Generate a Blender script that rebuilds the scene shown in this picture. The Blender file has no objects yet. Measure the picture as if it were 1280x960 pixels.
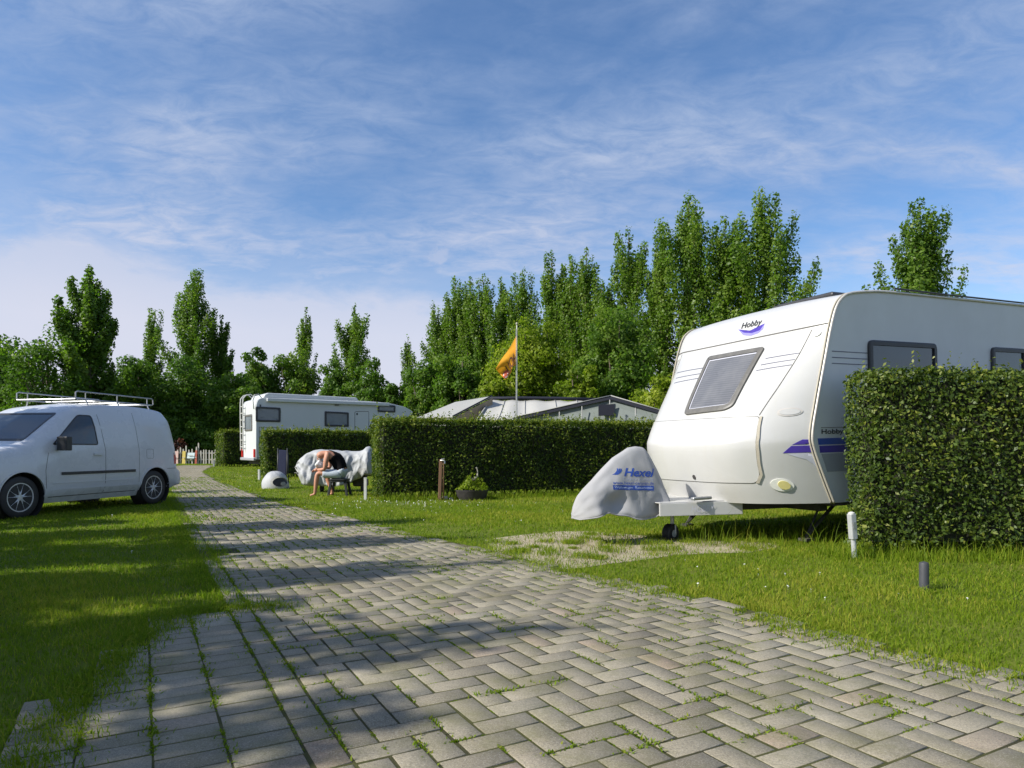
import bpy, bmesh, math, random
import numpy as np
from mathutils import noise as mnoise
from mathutils import Vector, Matrix, Euler
from mathutils.bvhtree import BVHTree

random.seed(11)
rng = np.random.default_rng(11)
S = bpy.context.scene
COL = S.collection
PI = math.pi
F, H, HZ = 850.0, 1.05, 560.0          # focal length in photo pixels, eye height, horizon row


def gp(x, y):
    """ground point seen at a photo pixel"""
    Y = F * H / (y - HZ)
    return ((x - 640) / F * Y, Y)


def at(x, y, Y):
    return Vector(((x - 640) / F * Y, Y, H + (HZ - y) / F * Y))


# ------------------------------------------------------------------ objects
def tag(o, label=None, cat=None, group=None, kind=None):
    if label: o['label'] = label
    if cat: o['category'] = cat
    if group: o['group'] = group
    if kind: o['kind'] = kind
    return o


def thing(name, label, cat, loc=(0, 0, 0), rot=(0, 0, 0), group=None):
    o = bpy.data.objects.new(name, None)
    COL.objects.link(o)
    o.location = loc
    o.rotation_euler = rot
    o.empty_display_size = 0.2
    return tag(o, label, cat, group)


def copy_tree(o, parent=None):
    c = o.copy()
    COL.objects.link(c)
    c.parent = parent
    for ch in list(o.children):
        copy_tree(ch, c)
    return c


def arr_mesh(name, verts, faces_list, mat, parent=None, smooth=False, attrs=None):
    """faces_list: list of int arrays (n,k)"""
    me = bpy.data.meshes.new(name)
    verts = np.asarray(verts, dtype=np.float32)
    me.vertices.add(len(verts))
    me.vertices.foreach_set('co', verts.ravel())
    loops = np.concatenate([np.asarray(f, dtype=np.int32).ravel() for f in faces_list])
    tot = np.concatenate([np.full(len(f), np.asarray(f).shape[1], dtype=np.int32) for f in faces_list])
    start = np.concatenate([[0], np.cumsum(tot)[:-1]]).astype(np.int32)
    me.loops.add(len(loops))
    me.loops.foreach_set('vertex_index', loops)
    me.polygons.add(len(tot))
    me.polygons.foreach_set('loop_start', start)
    me.polygons.foreach_set('loop_total', tot)
    if smooth:
        me.polygons.foreach_set('use_smooth', np.ones(len(tot), dtype=bool))
    for k, v in (attrs or {}).items():
        a = me.attributes.new(k, 'FLOAT', 'POINT')
        a.data.foreach_set('value', np.asarray(v, dtype=np.float32))
    me.update(calc_edges=True)
    me.materials.append(mat)
    o = bpy.data.objects.new(name, me)
    COL.objects.link(o)
    if parent: o.parent = parent
    return o


class MB:
    """collects shapes into one mesh"""
    def __init__(s):
        s.v, s.f = [], []

    def add(s, vs, fs):
        k = len(s.v)
        s.v += [Vector(v) for v in vs]
        s.f += [[i + k for i in f] for f in fs]
        return s

    def box(s, c, size, rot=None):
        hx, hy, hz = [a / 2 for a in size]
        M = Matrix.Identity(3) if rot is None else Euler(rot).to_matrix()
        vs = [Vector(c) + M @ Vector((x, y, z)) for x in (-hx, hx) for y in (-hy, hy) for z in (-hz, hz)]
        return s.add(vs, [(0, 1, 3, 2), (4, 6, 7, 5), (0, 4, 5, 1), (2, 3, 7, 6), (0, 2, 6, 4), (1, 5, 7, 3)])

    def tube(s, pts, r, n=8, cap=True, closed=False):
        pts = [Vector(p) for p in pts]
        m = len(pts)
        rs = r if isinstance(r, (list, tuple)) else [r] * m
        rings, up = [], None
        for i, p in enumerate(pts):
            if closed:
                d = pts[(i + 1) % m] - pts[i - 1]
            else:
                d = pts[min(i + 1, m - 1)] - pts[max(i - 1, 0)]
            d = d.normalized() if d.length > 1e-9 else Vector((0, 0, 1))
            if up is None:
                up = Vector((0, 0, 1)) if abs(d.z) < .9 else Vector((1, 0, 0))
            a = d.cross(up)
            a = a.normalized() if a.length > 1e-6 else d.orthogonal().normalized()
            b = d.cross(a).normalized()
            up = -b if up.dot(-b) > 0 else b
            a = d.cross(up).normalized(); b = up
            rings.append([p + (a * math.cos(t) + b * math.sin(t)) * rs[i] for t in [2 * PI * k / n for k in range(n)]])
        vs = [v for rg in rings for v in rg]
        fs = []
        for i in range(m if closed else m - 1):
            j = (i + 1) % m
            for k in range(n):
                fs.append((i * n + k, i * n + (k + 1) % n, j * n + (k + 1) % n, j * n + k))
        if cap and not closed:
            fs.append(tuple(range(n - 1, -1, -1)))
            fs.append(tuple((m - 1) * n + k for k in range(n)))
        return s.add(vs, fs)

    def lathe(s, prof, n=24, M=None, cap=True):
        """prof: (r,z) list about local Z"""
        M = M or Matrix.Identity(4)
        vs, fs = [], []
        for r, z in prof:
            for k in range(n):
                t = 2 * PI * k / n
                vs.append(M @ Vector((r * math.cos(t), r * math.sin(t), z)))
        for i in range(len(prof) - 1):
            for k in range(n):
                fs.append((i * n + k, i * n + (k + 1) % n, (i + 1) * n + (k + 1) % n, (i + 1) * n + k))
        if cap:
            fs.append(tuple(range(n - 1, -1, -1)))
            fs.append(tuple((len(prof) - 1) * n + k for k in range(n)))
        return s.add(vs, fs)

    def slab(s, pts, off):
        """polygon pts (3D), thickened by vector off"""
        n = len(pts)
        off = Vector(off)
        vs = [Vector(p) for p in pts] + [Vector(p) + off for p in pts]
        fs = [tuple(range(n - 1, -1, -1)), tuple(range(n, 2 * n))]
        fs += [(i, (i + 1) % n, n + (i + 1) % n, n + i) for i in range(n)]
        return s.add(vs, fs)

    def grid(s, P, closed_u=False):
        """P[i][j] points"""
        n, m = len(P), len(P[0])
        vs = [p for row in P for p in row]
        fs = []
        for i in range(n - 1):
            for j in range(m if closed_u else m - 1):
                k = (j + 1) % m
                fs.append((i * m + j, i * m + k, (i + 1) * m + k, (i + 1) * m + j))
        return s.add(vs, fs)

    def build(s, name, mat, parent=None, smooth=False, bevel=0, seg=2, recalc=True, angle=None):
        me = bpy.data.meshes.new(name)
        me.from_pydata([tuple(v) for v in s.v], [], s.f)
        if recalc:
            bm = bmesh.new(); bm.from_mesh(me)
            bmesh.ops.recalc_face_normals(bm, faces=bm.faces)
            bm.to_mesh(me); bm.free()
        if smooth:
            me.polygons.foreach_set('use_smooth', np.ones(len(me.polygons), dtype=bool))
            if angle:
                me.set_sharp_from_angle(angle=math.radians(angle))
        me.materials.append(mat)
        o = bpy.data.objects.new(name, me)
        COL.objects.link(o)
        if parent: o.parent = parent
        if bevel:
            b = o.modifiers.new('bevel', 'BEVEL'); b.width = bevel; b.segments = seg; b.limit_method = 'ANGLE'
        return o


# ------------------------------------------------------------------ materials
def nodes(name):
    m = bpy.data.materials.new(name)
    m.use_nodes = True
    nt = m.node_tree
    nt.nodes.clear()
    out = nt.nodes.new('ShaderNodeOutputMaterial')
    return m, nt, out


def N(nt, t, **kw):
    n = nt.nodes.new('ShaderNode' + t)
    for k, v in kw.items():
        if k.startswith('i_'):
            n.inputs[k[2:].replace('_', ' ')].default_value = v
        else:
            setattr(n, k, v)
    return n


def c4(c):
    return (c[0], c[1], c[2], 1.0)


def ramp(nt, src, stops, interp='LINEAR'):
    r = N(nt, 'ValToRGB')
    r.color_ramp.interpolation = interp
    e = r.color_ramp.elements
    while len(e) < len(stops): e.new(0.5)
    for i, (p, c) in enumerate(stops):
        e[i].position = p
        e[i].color = c4(c) if not isinstance(c, (int, float)) else (c, c, c, 1)
    nt.links.new(src, r.inputs[0])
    return r.outputs[0]


def mixc(nt, fac, a, b, blend='MIX'):
    m = N(nt, 'MixRGB', blend_type=blend)
    for i, v in ((0, fac), (1, a), (2, b)):
        if hasattr(v, 'is_linked') or hasattr(v, 'links'):
            nt.links.new(v, m.inputs[i])
        elif isinstance(v, (int, float)):
            m.inputs[i].default_value = v if i == 0 else (v, v, v, 1)
        else:
            m.inputs[i].default_value = c4(v)
    return m.outputs[0]


def noise(nt, vec, scale, detail=4, rough=.55, dist=0):
    n = N(nt, 'TexNoise')
    n.inputs['Scale'].default_value = scale
    n.inputs['Detail'].default_value = detail
    n.inputs['Roughness'].default_value = rough
    n.inputs['Distortion'].default_value = dist
    if vec is not None: nt.links.new(vec, n.inputs['Vector'])
    return n.outputs['Fac']


def paint(name, col, rough=.45, metal=0, dirt=.12, dirtcol=(.12, .10, .07), scale=6, bump=.0, bscale=60, coat=0, spec=.5, streak=0):
    m, nt, out = nodes(name)
    tc = N(nt, 'TexCoord')
    vec = tc.outputs['Object']
    if streak:
        mp = N(nt, 'Mapping'); mp.inputs['Scale'].default_value = (1, 1, .12 if streak is True else streak or 1)
        nt.links.new(vec, mp.inputs[0]); vec = mp.outputs[0]
    a = noise(nt, vec, scale, 5, .6)
    f = ramp(nt, a, [(.42, 0), (.78, 1)])
    mul = N(nt, 'Math', operation='MULTIPLY'); mul.inputs[1].default_value = dirt
    nt.links.new(f, mul.inputs[0])
    b = noise(nt, tc.outputs['Object'], scale * .35, 3)
    colv = mixc(nt, ramp(nt, b, [(.3, 0), (.7, 1)]), tuple(x * .93 for x in col), col)
    colr = mixc(nt, mul.outputs[0], colv, dirtcol)
    p = N(nt, 'BsdfPrincipled')
    nt.links.new(colr, p.inputs['Base Color'])
    p.inputs['Metallic'].default_value = metal
    rr = N(nt, 'MapRange'); rr.inputs[3].default_value = max(.03, rough - .06); rr.inputs[4].default_value = min(1, rough + .12)
    nt.links.new(a, rr.inputs[0]); nt.links.new(rr.outputs[0], p.inputs['Roughness'])
    p.inputs['Specular IOR Level'].default_value = spec
    if coat:
        p.inputs['Coat Weight'].default_value = coat; p.inputs['Coat Roughness'].default_value = .08
    if bump:
        bn = N(nt, 'Bump'); bn.inputs['Strength'].default_value = bump; bn.inputs['Distance'].default_value = .01
        nt.links.new(noise(nt, tc.outputs['Object'], bscale, 4), bn.inputs['Height'])
        nt.links.new(bn.outputs[0], p.inputs['Normal'])
    nt.links.new(p.outputs[0], out.inputs[0])
    return m


def leafmat(name, dark, mid, light, trans=.35, rough=.5, spec=.4):
    m, nt, out = nodes(name)
    at_ = N(nt, 'Attribute', attribute_name='tone')
    col = ramp(nt, at_.outputs['Fac'], [(0, dark), (.5, mid), (1, light)])
    p = N(nt, 'BsdfPrincipled'); p.inputs['Roughness'].default_value = rough; p.inputs['Specular IOR Level'].default_value = spec
    nt.links.new(col, p.inputs['Base Color'])
    t = N(nt, 'BsdfTranslucent')
    tcol = mixc(nt, 1.0, col, (1.05, 1.28, .55), 'MULTIPLY')
    nt.links.new(tcol, t.inputs['Color'])
    mx = N(nt, 'MixShader'); mx.inputs[0].default_value = trans
    nt.links.new(p.outputs[0], mx.inputs[1]); nt.links.new(t.outputs[0], mx.inputs[2])
    nt.links.new(mx.outputs[0], out.inputs[0])
    return m


def glassmat(name, col, rough=.08):
    """tinted acrylic window pane: dark glossy with a little see-through tint"""
    m, nt, out = nodes(name)
    tc = N(nt, 'TexCoord')
    a = noise(nt, tc.outputs['Object'], 2.5, 3)
    colr = mixc(nt, a, tuple(x * .8 for x in col), tuple(x * 1.2 for x in col))
    p = N(nt, 'BsdfPrincipled'); p.inputs['Roughness'].default_value = rough
    nt.links.new(colr, p.inputs['Base Color'])
    p.inputs['Specular IOR Level'].default_value = .8
    nt.links.new(p.outputs[0], out.inputs[0])
    return m


M = {}
M['poplar'] = leafmat('poplar_leaf', (.076, .146, .016), (.134, .222, .024), (.212, .282, .042), .52, .45, .3)
M['wood'] = leafmat('broadleaf_dark', (.054, .114, .013), (.097, .178, .019), (.168, .242, .033), .5, .5, .25)
M['lightleaf'] = leafmat('broadleaf_light', (.130, .190, .013), (.205, .270, .019), (.290, .330, .034), .5, .5, .2)
M['hedge'] = leafmat('privet_leaf', (.034, .064, .008), (.078, .122, .013), (.200, .230, .024), .36, .55, .22)
M['laurel'] = leafmat('laurel_leaf', (.038, .068, .012), (.090, .138, .019), (.205, .225, .032), .34, .46, .32)
M['grass'] = leafmat('lawn_blade', (.105, .170, .008), (.175, .250, .012), (.320, .310, .042), .48, .6, .2)
M['drygrass'] = leafmat('dry_blade', (.11, .12, .03), (.17, .165, .05), (.27, .23, .09), .35, .6, .2)
M['bark'] = paint('bark', (.11, .085, .06), .9, 0, .5, (.03, .025, .02), 9, .8, 30)
M['twigs'] = paint('hedge_twigs', (.018, .022, .009), .95, 0, .5, (.03, .02, .012), 20, .8, 40)
M['white_paint'] = paint('caravan_white', (.485, .483, .47), .34, 0, .24, (.44, .42, .36), 7, coat=.25, streak=.07)
M['white_side'] = paint('caravan_hammered_white', (.60, .61, .60), .45, 0, .06, (.4, .38, .32), 5, .05, 90)
M['trim'] = paint('aluminium_trim', (.62, .58, .52), .4, .35, .25, (.2, .17, .14), 14)
M['black_rubber'] = paint('black_rubber', (.018, .018, .019), .6, 0, .3, (.06, .05, .04), 12, .2)
M['dark_plastic'] = paint('dark_plastic', (.03, .031, .034), .45, 0, .2, (.08, .07, .06), 10)
M['grey_frame'] = paint('window_frame_grey', (.11, .105, .095), .45, 0, .2, (.3, .28, .24), 12)
M['steel'] = paint('galvanised_steel', (.42, .43, .44), .42, .8, .3, (.2, .19, .17), 14)
M['seam'] = paint('panel_seam', (.10, .095, .085), .7, 0, .2, (.05, .05, .05), 20)
M['seal'] = paint('beige_seal', (.42, .38, .30), .6, 0, .3, (.2, .18, .15), 20)
M['pinstripe'] = paint('pinstripe', (.10, .105, .15), .4, 0, .1, (.2, .2, .2), 20)
M['purple'] = paint('violet_decal', (.060, .035, .30), .35, 0, .1, (.1, .08, .2), 20)
M['blue'] = paint('blue_decal', (.030, .075, .34), .35, 0, .1, (.1, .1, .2), 20)
M['lilac'] = paint('lilac_decal', (.22, .20, .50), .35, 0, .15, (.5, .5, .7), 30)
M['grey_decal'] = paint('grey_decal', (.30, .31, .33), .4, 0, .1, (.2, .2, .2), 20)
M['pale_decal'] = paint('pale_decal', (.50, .51, .58), .45, 0, .1, (.3, .3, .3), 20)
M['lettering'] = paint('black_lettering', (.02, .02, .022), .4, 0, .05, (.05, .05, .05), 20)
M['navy_ink'] = paint('blue_print', (.015, .06, .32), .5, 0, .12, (.2, .25, .4), 40)
M['faint_ink'] = paint('faded_print', (.36, .40, .52), .6, 0, .3, (.5, .5, .52), 40)
M['white_ink'] = paint('white_print', (.45, .52, .66), .6, 0, .2, (.2, .3, .5), 40)
M['cover'] = paint('grey_cover_cloth', (.33, .33, .335), .8, 0, .3, (.22, .20, .17), 2.5, .12, 140)
M['amber'] = paint('amber_lens', (.62, .55, .22), .2, 0, .1, (.3, .25, .1), 10)
M['clear_lens'] = paint('clear_lens', (.70, .70, .64), .2, 0, .1, (.4, .4, .3), 10)
M['red_lens'] = paint('red_lens', (.45, .02, .02), .2, 0, .1, (.2, .02, .02), 10)
M['chassis'] = paint('chassis_dark', (.045, .045, .045), .7, .1, .4, (.10, .075, .05), 8, .2)
M['van_paint'] = paint('van_white', (.56, .57, .59), .25, 0, .05, (.4, .38, .33), 3, coat=.5)
M['alloy'] = paint('alloy_wheel', (.66, .67, .69), .35, .5, .2, (.15, .13, .12), 14)
M['rv_paint'] = paint('motorhome_white', (.52, .54, .54), .4, 0, .06, (.4, .4, .36), 2)
M['canvas_white'] = paint('white_canvas', (.42, .41, .375), .85, 0, .3, (.36, .34, .29), 1.2, .2, 40)
M['canvas_grey'] = paint('grey_canvas', (.30, .30, .285), .8, 0, .25, (.25, .24, .21), 1.5, .2, 40)
M['canvas_beige'] = paint('beige_canvas', (.26, .21, .14), .85, 0, .3, (.12, .1, .07), 2, .2, 40)
M['canvas_green'] = paint('greygreen_canvas', (.19, .215, .20), .85, 0, .3, (.10, .11, .10), 2, .2, 40)
M['navy_trim'] = paint('navy_trim', (.008, .010, .022), .8, 0, .2, (.03, .03, .035), 6)
M['tarp'] = paint('white_tarpaulin', (.36, .37, .375), .6, 0, .35, (.22, .23, .24), 2.4, .3, 14)
M['flag'] = None
M['skin'] = paint('skin', (.46, .22, .135), .55, 0, .25, (.45, .17, .10), 9)
M['vest'] = paint('black_vest_cloth', (.006, .006, .007), 1, 0, .2, (.012, .012, .012), 20, .1, 200, spec=.1)
M['shorts'] = paint('pale_shorts_cloth', (.46, .52, .58), .85, 0, .25, (.3, .33, .38), 12, .3, 120)
M['towel'] = paint('white_cloth', (.74, .74, .72), .9, 0, .1, (.5, .5, .5), 20, .3, 120)
M['stool'] = paint('dark_green_plastic', (.004, .007, .006), .6, 0, .15, (.05, .05, .05), 10)
M['post_wood'] = paint('brown_post_wood', (.16, .085, .045), .8, 0, .45, (.07, .05, .035), 10, .4, 60, streak=True)
M['white_post'] = paint('white_post_paint', (.55, .55, .52), .5, 0, .35, (.30, .28, .22), 12)
M['grey_post'] = paint('grey_post_paint', (.48, .49, .50), .42, .3, .3, (.2, .2, .18), 10)
M['dark_post'] = paint('dark_post_paint', (.05, .052, .06), .5, 0, .3, (.1, .1, .1), 10)
M['terracotta'] = paint('dark_pot', (.03, .027, .03), .6, 0, .3, (.1, .09, .08), 16, .2)
M['bird'] = paint('pale_ornament', (.40, .37, .29), .7, 0, .4, (.2, .18, .14), 20)
M['blue_cloth'] = paint('navy_cloth', (.008, .012, .04), .9, 0, .2, (.05, .06, .1), 10)
M['picket'] = paint('white_picket', (.44, .42, .37), .6, 0, .35, (.35, .28, .2), 6)
M['pink_board'] = paint('pink_board', (.66, .44, .38), .6, 0, .3, (.5, .4, .3), 6)
M['yellow_board'] = paint('yellow_board', (.62, .48, .10), .6, 0, .3, (.4, .3, .1), 6)
M['pale_blue_board'] = paint('pale_board', (.55, .66, .66), .6, 0, .3, (.4, .45, .45), 6)
M['red_board'] = paint('red_board', (.40, .08, .04), .6, 0, .3, (.2, .05, .03), 6)
M['blind'] = None


def blindmat():
    m, nt, out = nodes('pane_with_blind')
    tc = N(nt, 'TexCoord')
    w = N(nt, 'TexWave', wave_type='BANDS', bands_direction='Z', wave_profile='TRI')
    w.inputs['Scale'].default_value = 12
    w.inputs['Distortion'].default_value = .15
    nt.links.new(tc.outputs['Object'], w.inputs['Vector'])
    a = noise(nt, tc.outputs['Object'], 3, 3)
    c = mixc(nt, w.outputs['Fac'], (.10, .10, .105), (.145, .145, .15))
    c = mixc(nt, ramp(nt, a, [(.4, 0), (.75, .5)]), c, (.22, .215, .21))
    p = N(nt, 'BsdfPrincipled'); p.inputs['Roughness'].default_value = .12
    p.inputs['Coat Weight'].default_value = .6; p.inputs['Coat Roughness'].default_value = .04
    nt.links.new(c, p.inputs['Base Color'])
    nt.links.new(p.outputs[0], out.inputs[0])
    return m


M['blind'] = blindmat()
M['dark_glass'] = glassmat('dark_glass', (.035, .038, .045))
M['rv_glass'] = glassmat('grey_window', (.14, .165, .185), .25)
M['van_glass'] = glassmat('van_glass', (.02, .025, .03), .05)


def groundmat(name, cols, scale, bumpscale, bump=.5, spec=.2, patch=None):
    m, nt, out = nodes(name)
    tc = N(nt, 'TexCoord')
    v = tc.outputs['Object']
    a = noise(nt, v, scale, 6, .62)
    c = ramp(nt, a, cols)
    b = noise(nt, v, scale * 14, 4, .7)
    c = mixc(nt, ramp(nt, b, [(.35, .0), (.7, .55)]), c, tuple(x * .45 for x in cols[1][1]), 'MIX')
    p = N(nt, 'BsdfPrincipled'); p.inputs['Roughness'].default_value = .95; p.inputs['Specular IOR Level'].default_value = spec
    nt.links.new(c, p.inputs['Base Color'])
    bn = N(nt, 'Bump'); bn.inputs['Strength'].default_value = bump; bn.inputs['Distance'].default_value = .02
    nt.links.new(noise(nt, v, bumpscale, 5, .7), bn.inputs['Height'])
    nt.links.new(bn.outputs[0], p.inputs['Normal'])
    nt.links.new(p.outputs[0], out.inputs[0])
    return m


M['lawn'] = groundmat('lawn_soil', [(.3, (.070, .100, .010)), (.5, (.125, .160, .014)), (.72, (.19, .18, .04))], .7, 50)
M['sand'] = groundmat('sandy_soil', [(.3, (.33, .28, .18)), (.5, (.44, .38, .26)), (.75, (.28, .26, .12))], 1.6, 90, .6)
M['bed'] = groundmat('joint_soil', [(.36, (.050, .044, .030)), (.54, (.085, .088, .028)), (.72, (.17, .15, .09))], 1.3, 120, .6)


def brickmat():
    m, nt, out = nodes('concrete_paver')
    at_ = N(nt, 'Attribute', attribute_name='tone')
    tc = N(nt, 'TexCoord'); v = tc.outputs['Object']
    c = ramp(nt, at_.outputs['Fac'], [(0, (.200, .172, .120)), (.45, (.248, .216, .153)), (.8, (.292, .258, .184)), (1, (.285, .215, .152))])
    g = noise(nt, v, 110, 5, .8)
    c = mixc(nt, ramp(nt, g, [(.32, .75), (.58, 0)]), c, (.07, .065, .052))
    c = mixc(nt, ramp(nt, noise(nt, v, 210, 2, .5), [(.54, 0), (.72, .55)]), c, (.46, .43, .36))
    big = noise(nt, v, .9, 4, .6)
    c = mixc(nt, ramp(nt, big, [(.42, 0), (.75, .42)]), c, (.40, .365, .29))
    moss = noise(nt, v, 2.6, 7, .75)
    c = mixc(nt, ramp(nt, moss, [(.46, 0), (.72, .72)]), c, (.125, .122, .048))
    stain = noise(nt, v, 1.7, 5, .7)
    c = mixc(nt, ramp(nt, stain, [(.25, .5), (.45, 0)]), c, (.10, .09, .075))
    p = N(nt, 'BsdfPrincipled'); p.inputs['Roughness'].default_value = .88; p.inputs['Specular IOR Level'].default_value = .3
    nt.links.new(c, p.inputs['Base Color'])
    bn = N(nt, 'Bump'); bn.inputs['Strength'].default_value = .6; bn.inputs['Distance'].default_value = .003
    nt.links.new(g, bn.inputs['Height'])
    nt.links.new(bn.outputs[0], p.inputs['Normal'])
    nt.links.new(p.outputs[0], out.inputs[0])
    return m


M['brick'] = brickmat()
# ------------------------------------------------------------------ leaves, hedges, trees
def unit(a):
    return a / np.maximum(np.linalg.norm(a, axis=1, keepdims=True), 1e-9)


def leaf_mesh(name, pts, nrm, size, mat, parent=None, aspect=.5, tone=None, spread=.8, cup=.12):
    n = len(pts)
    nn = unit(nrm + spread * rng.normal(size=(n, 3)))
    t = unit(np.cross(nn, rng.normal(size=(n, 3))))
    b = np.cross(nn, t)
    s = (size * rng.uniform(.5, 1.45, n))[:, None]
    w = s * aspect * rng.uniform(.8, 1.2, n)[:, None]
    v = np.empty((n, 4, 3))
    v[:, 0] = pts - t * s * .5
    v[:, 1] = pts + b * w * .5 + nn * s * cup - t * s * .08
    v[:, 2] = pts + t * s * .5
    v[:, 3] = pts - b * w * .5 + nn * s * cup - t * s * .08
    if tone is None: tone = rng.uniform(0, 1, n)
    tn = np.repeat(np.clip(tone, 0, 1), 4)
    return arr_mesh(name, v.reshape(-1, 3), [np.arange(4 * n).reshape(n, 4)], mat, parent, attrs={'tone': tn})


def lump(p, q, amp, s1=1.7, s2=4.1, ph=0.0):
    return amp * (np.sin(p * s1 + ph) * np.cos(q * s2 * .8 + ph * 1.7) * .6 + np.sin(p * s2 + q * 3.1 + ph * 2) * .4)


def hedge(label, x0, x1, y0, y1, h, dens, leaf, mat, group='clipped hedges between the pitches', rot=0, shoots=1.0, gap=.05, faces='flrtb', seed=0, notch=None):
    """clipped hedge; local frame: x along, y depth, z up"""
    cx, cy = (x0 + x1) / 2, (y0 + y1) / 2
    t = thing('hedge', label, 'hedge', (cx, cy, 0), (0, 0, rot), group)
    L, D = (x1 - x0) / 2, (y1 - y0) / 2
    P, Nn = [], []

    def face(n, fn):
        a, b = rng.uniform(0, 1, n), rng.uniform(0, 1, n)
        p, q = fn(a, b)
        P.append(p); Nn.append(q)

    def mk(x, y, z, nx, ny, nz):
        n = len(np.atleast_1d(x + y + z)) if False else max(np.size(x), np.size(y), np.size(z))
        o = np.ones(n)
        return np.stack([x * o, y * o, z * o], 1), np.stack([nx * o, ny * o, nz * o], 1)
    hz = lambda b: gap + (h - gap) * b
    if 'f' in faces:
        face(int(2 * L * h * dens), lambda a, b: mk(-L + 2 * L * a, -D + lump(-L + 2 * L * a, hz(b), .055, ph=seed) + lump(-L + 2 * L * a, hz(b), .03, 9.0, 13.0, ph=seed), hz(b), 0, -1, .15))
    if 'b' in faces:
        face(int(2 * L * h * dens * .35), lambda a, b: mk(-L + 2 * L * a, D + lump(-L + 2 * L * a, hz(b), .04, ph=seed + 2), hz(b), 0, 1, .15))
    if 'l' in faces:
        face(int(2 * D * h * dens), lambda a, b: mk(-L + lump(-D + 2 * D * a, hz(b), .05, ph=seed + 4), -D + 2 * D * a, hz(b), -1, 0, .15))
    if 'r' in faces:
        face(int(2 * D * h * dens * .5), lambda a, b: mk(L + lump(-D + 2 * D * a, hz(b), .05, ph=seed + 6), -D + 2 * D * a, hz(b), 1, 0, .15))
    if 't' in faces:
        face(int(4 * L * D * dens), lambda a, b: mk(-L + 2 * L * a, -D + 2 * D * b, h + lump(-L + 2 * L * a, b, .035, 2.3, 5, seed) + lump(-L + 2 * L * a, b, .025, 8.3, 11, seed), 0, 0, 1))
    p = np.concatenate(P); q = np.concatenate(Nn)
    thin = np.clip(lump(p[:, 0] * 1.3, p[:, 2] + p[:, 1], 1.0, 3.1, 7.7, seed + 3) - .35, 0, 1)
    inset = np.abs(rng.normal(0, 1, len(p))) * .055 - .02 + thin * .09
    p = p - q * inset[:, None] + rng.normal(0, .012, p.shape)
    # soften the corners
    ex = np.clip((np.abs(p[:, 0]) - (L - .10)) / .10, 0, 1); ez = np.clip((p[:, 2] - (h - .10)) / .10, 0, 1); ey = np.clip((np.abs(p[:, 1]) - (D - .1)) / .1, 0, 1)
    p[:, 2] -= .05 * np.maximum(ex, ey) * ez
    p[:, 0] -= np.sign(p[:, 0]) * .05 * ex * np.maximum(ez, ey)
    p[:, 1] -= np.sign(p[:, 1]) * .05 * ey * np.maximum(ez, ex)
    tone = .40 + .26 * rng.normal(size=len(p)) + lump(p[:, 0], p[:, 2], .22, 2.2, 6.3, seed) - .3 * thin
    # thin the lower hem where the stems show
    keep = (p[:, 2] > .16) | (rng.uniform(0, 1, len(p)) < .18 + 2.6 * np.clip(p[:, 2], 0, 1) + lump(p[:, 0], p[:, 1], .35, 2.9, 7, seed))
    if notch is not None:
        keep &= notch(p, rng)
    p, q, tone = p[keep], q[keep], tone[keep]
    # young shoots standing proud of the top and the sides
    ns = int(2 * L * 130 * shoots)
    if ns:
        sx = rng.uniform(-L, L, ns); sy = rng.uniform(-D, D, ns)
        k = 6
        hh = rng.gamma(1.6, .042, ns)
        pp = np.stack([np.repeat(sx, k) + rng.normal(0, .012, ns * k), np.repeat(sy, k) + rng.normal(0, .012, ns * k),
                       h - .03 + np.repeat(hh, k) * np.tile(np.linspace(.1, 1.15, k), ns)], 1)
        p = np.concatenate([p, pp]); q = np.concatenate([q, np.tile([0, 0, .6], (len(pp), 1))])
        tone = np.concatenate([tone, rng.uniform(.6, 1.0, len(pp))])
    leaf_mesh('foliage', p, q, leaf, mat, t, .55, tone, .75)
    # twiggy inside
    b = MB()
    nx, nz = max(4, int(L * 2 / .25)), 7
    ins = .11
    rg = []
    pts = []
    for i in range(nx + 1):
        x = -L + ins + (2 * L - 2 * ins) * i / nx
        ring = []
        for (yy, zz) in [(-D + ins, .16), (-D + ins, .5), (-D + ins, h * .6), (-D + ins, h - ins), (D - ins, h - ins), (D - ins, h * .6), (D - ins, .5), (D - ins, .16)]:
            ring.append(Vector((x, yy + random.uniform(-.02, .02), zz + random.uniform(-.03, .03))))
        pts.append(ring)
    b.grid(pts, True)
    b.f.append(list(range(7, -1, -1))); b.f.append([nx * 8 + k for k in range(8)])
    for i in range(int(L * 2 / .28)):
        x = -L + .14 + i * .28 + random.uniform(-.08, .08)
        for s in (-.35, .3):
            b.tube([(x, s * D, -.02), (x + random.uniform(-.05, .05), s * D * 1.2, .3)], [.018, .011], 5)
            b.tube([(x, s * D, .02), (x + random.uniform(-.2, .2), s * D * 1.7, .34)], [.012, .007], 5)
    b.build('branches', M['twigs'], t)
    return t


def limb_pts(p0, p1, bend, n=6):
    p0, p1 = np.array(p0), np.array(p1)
    out = []
    for i in range(n):
        f = i / (n - 1)
        # starts outward, ends upward
        q = p0 + (p1 - p0) * np.array([1 - (1 - f) ** (1 + bend), 1 - (1 - f) ** (1 + bend), f])
        out.append(q)
    return np.array(out)


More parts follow.
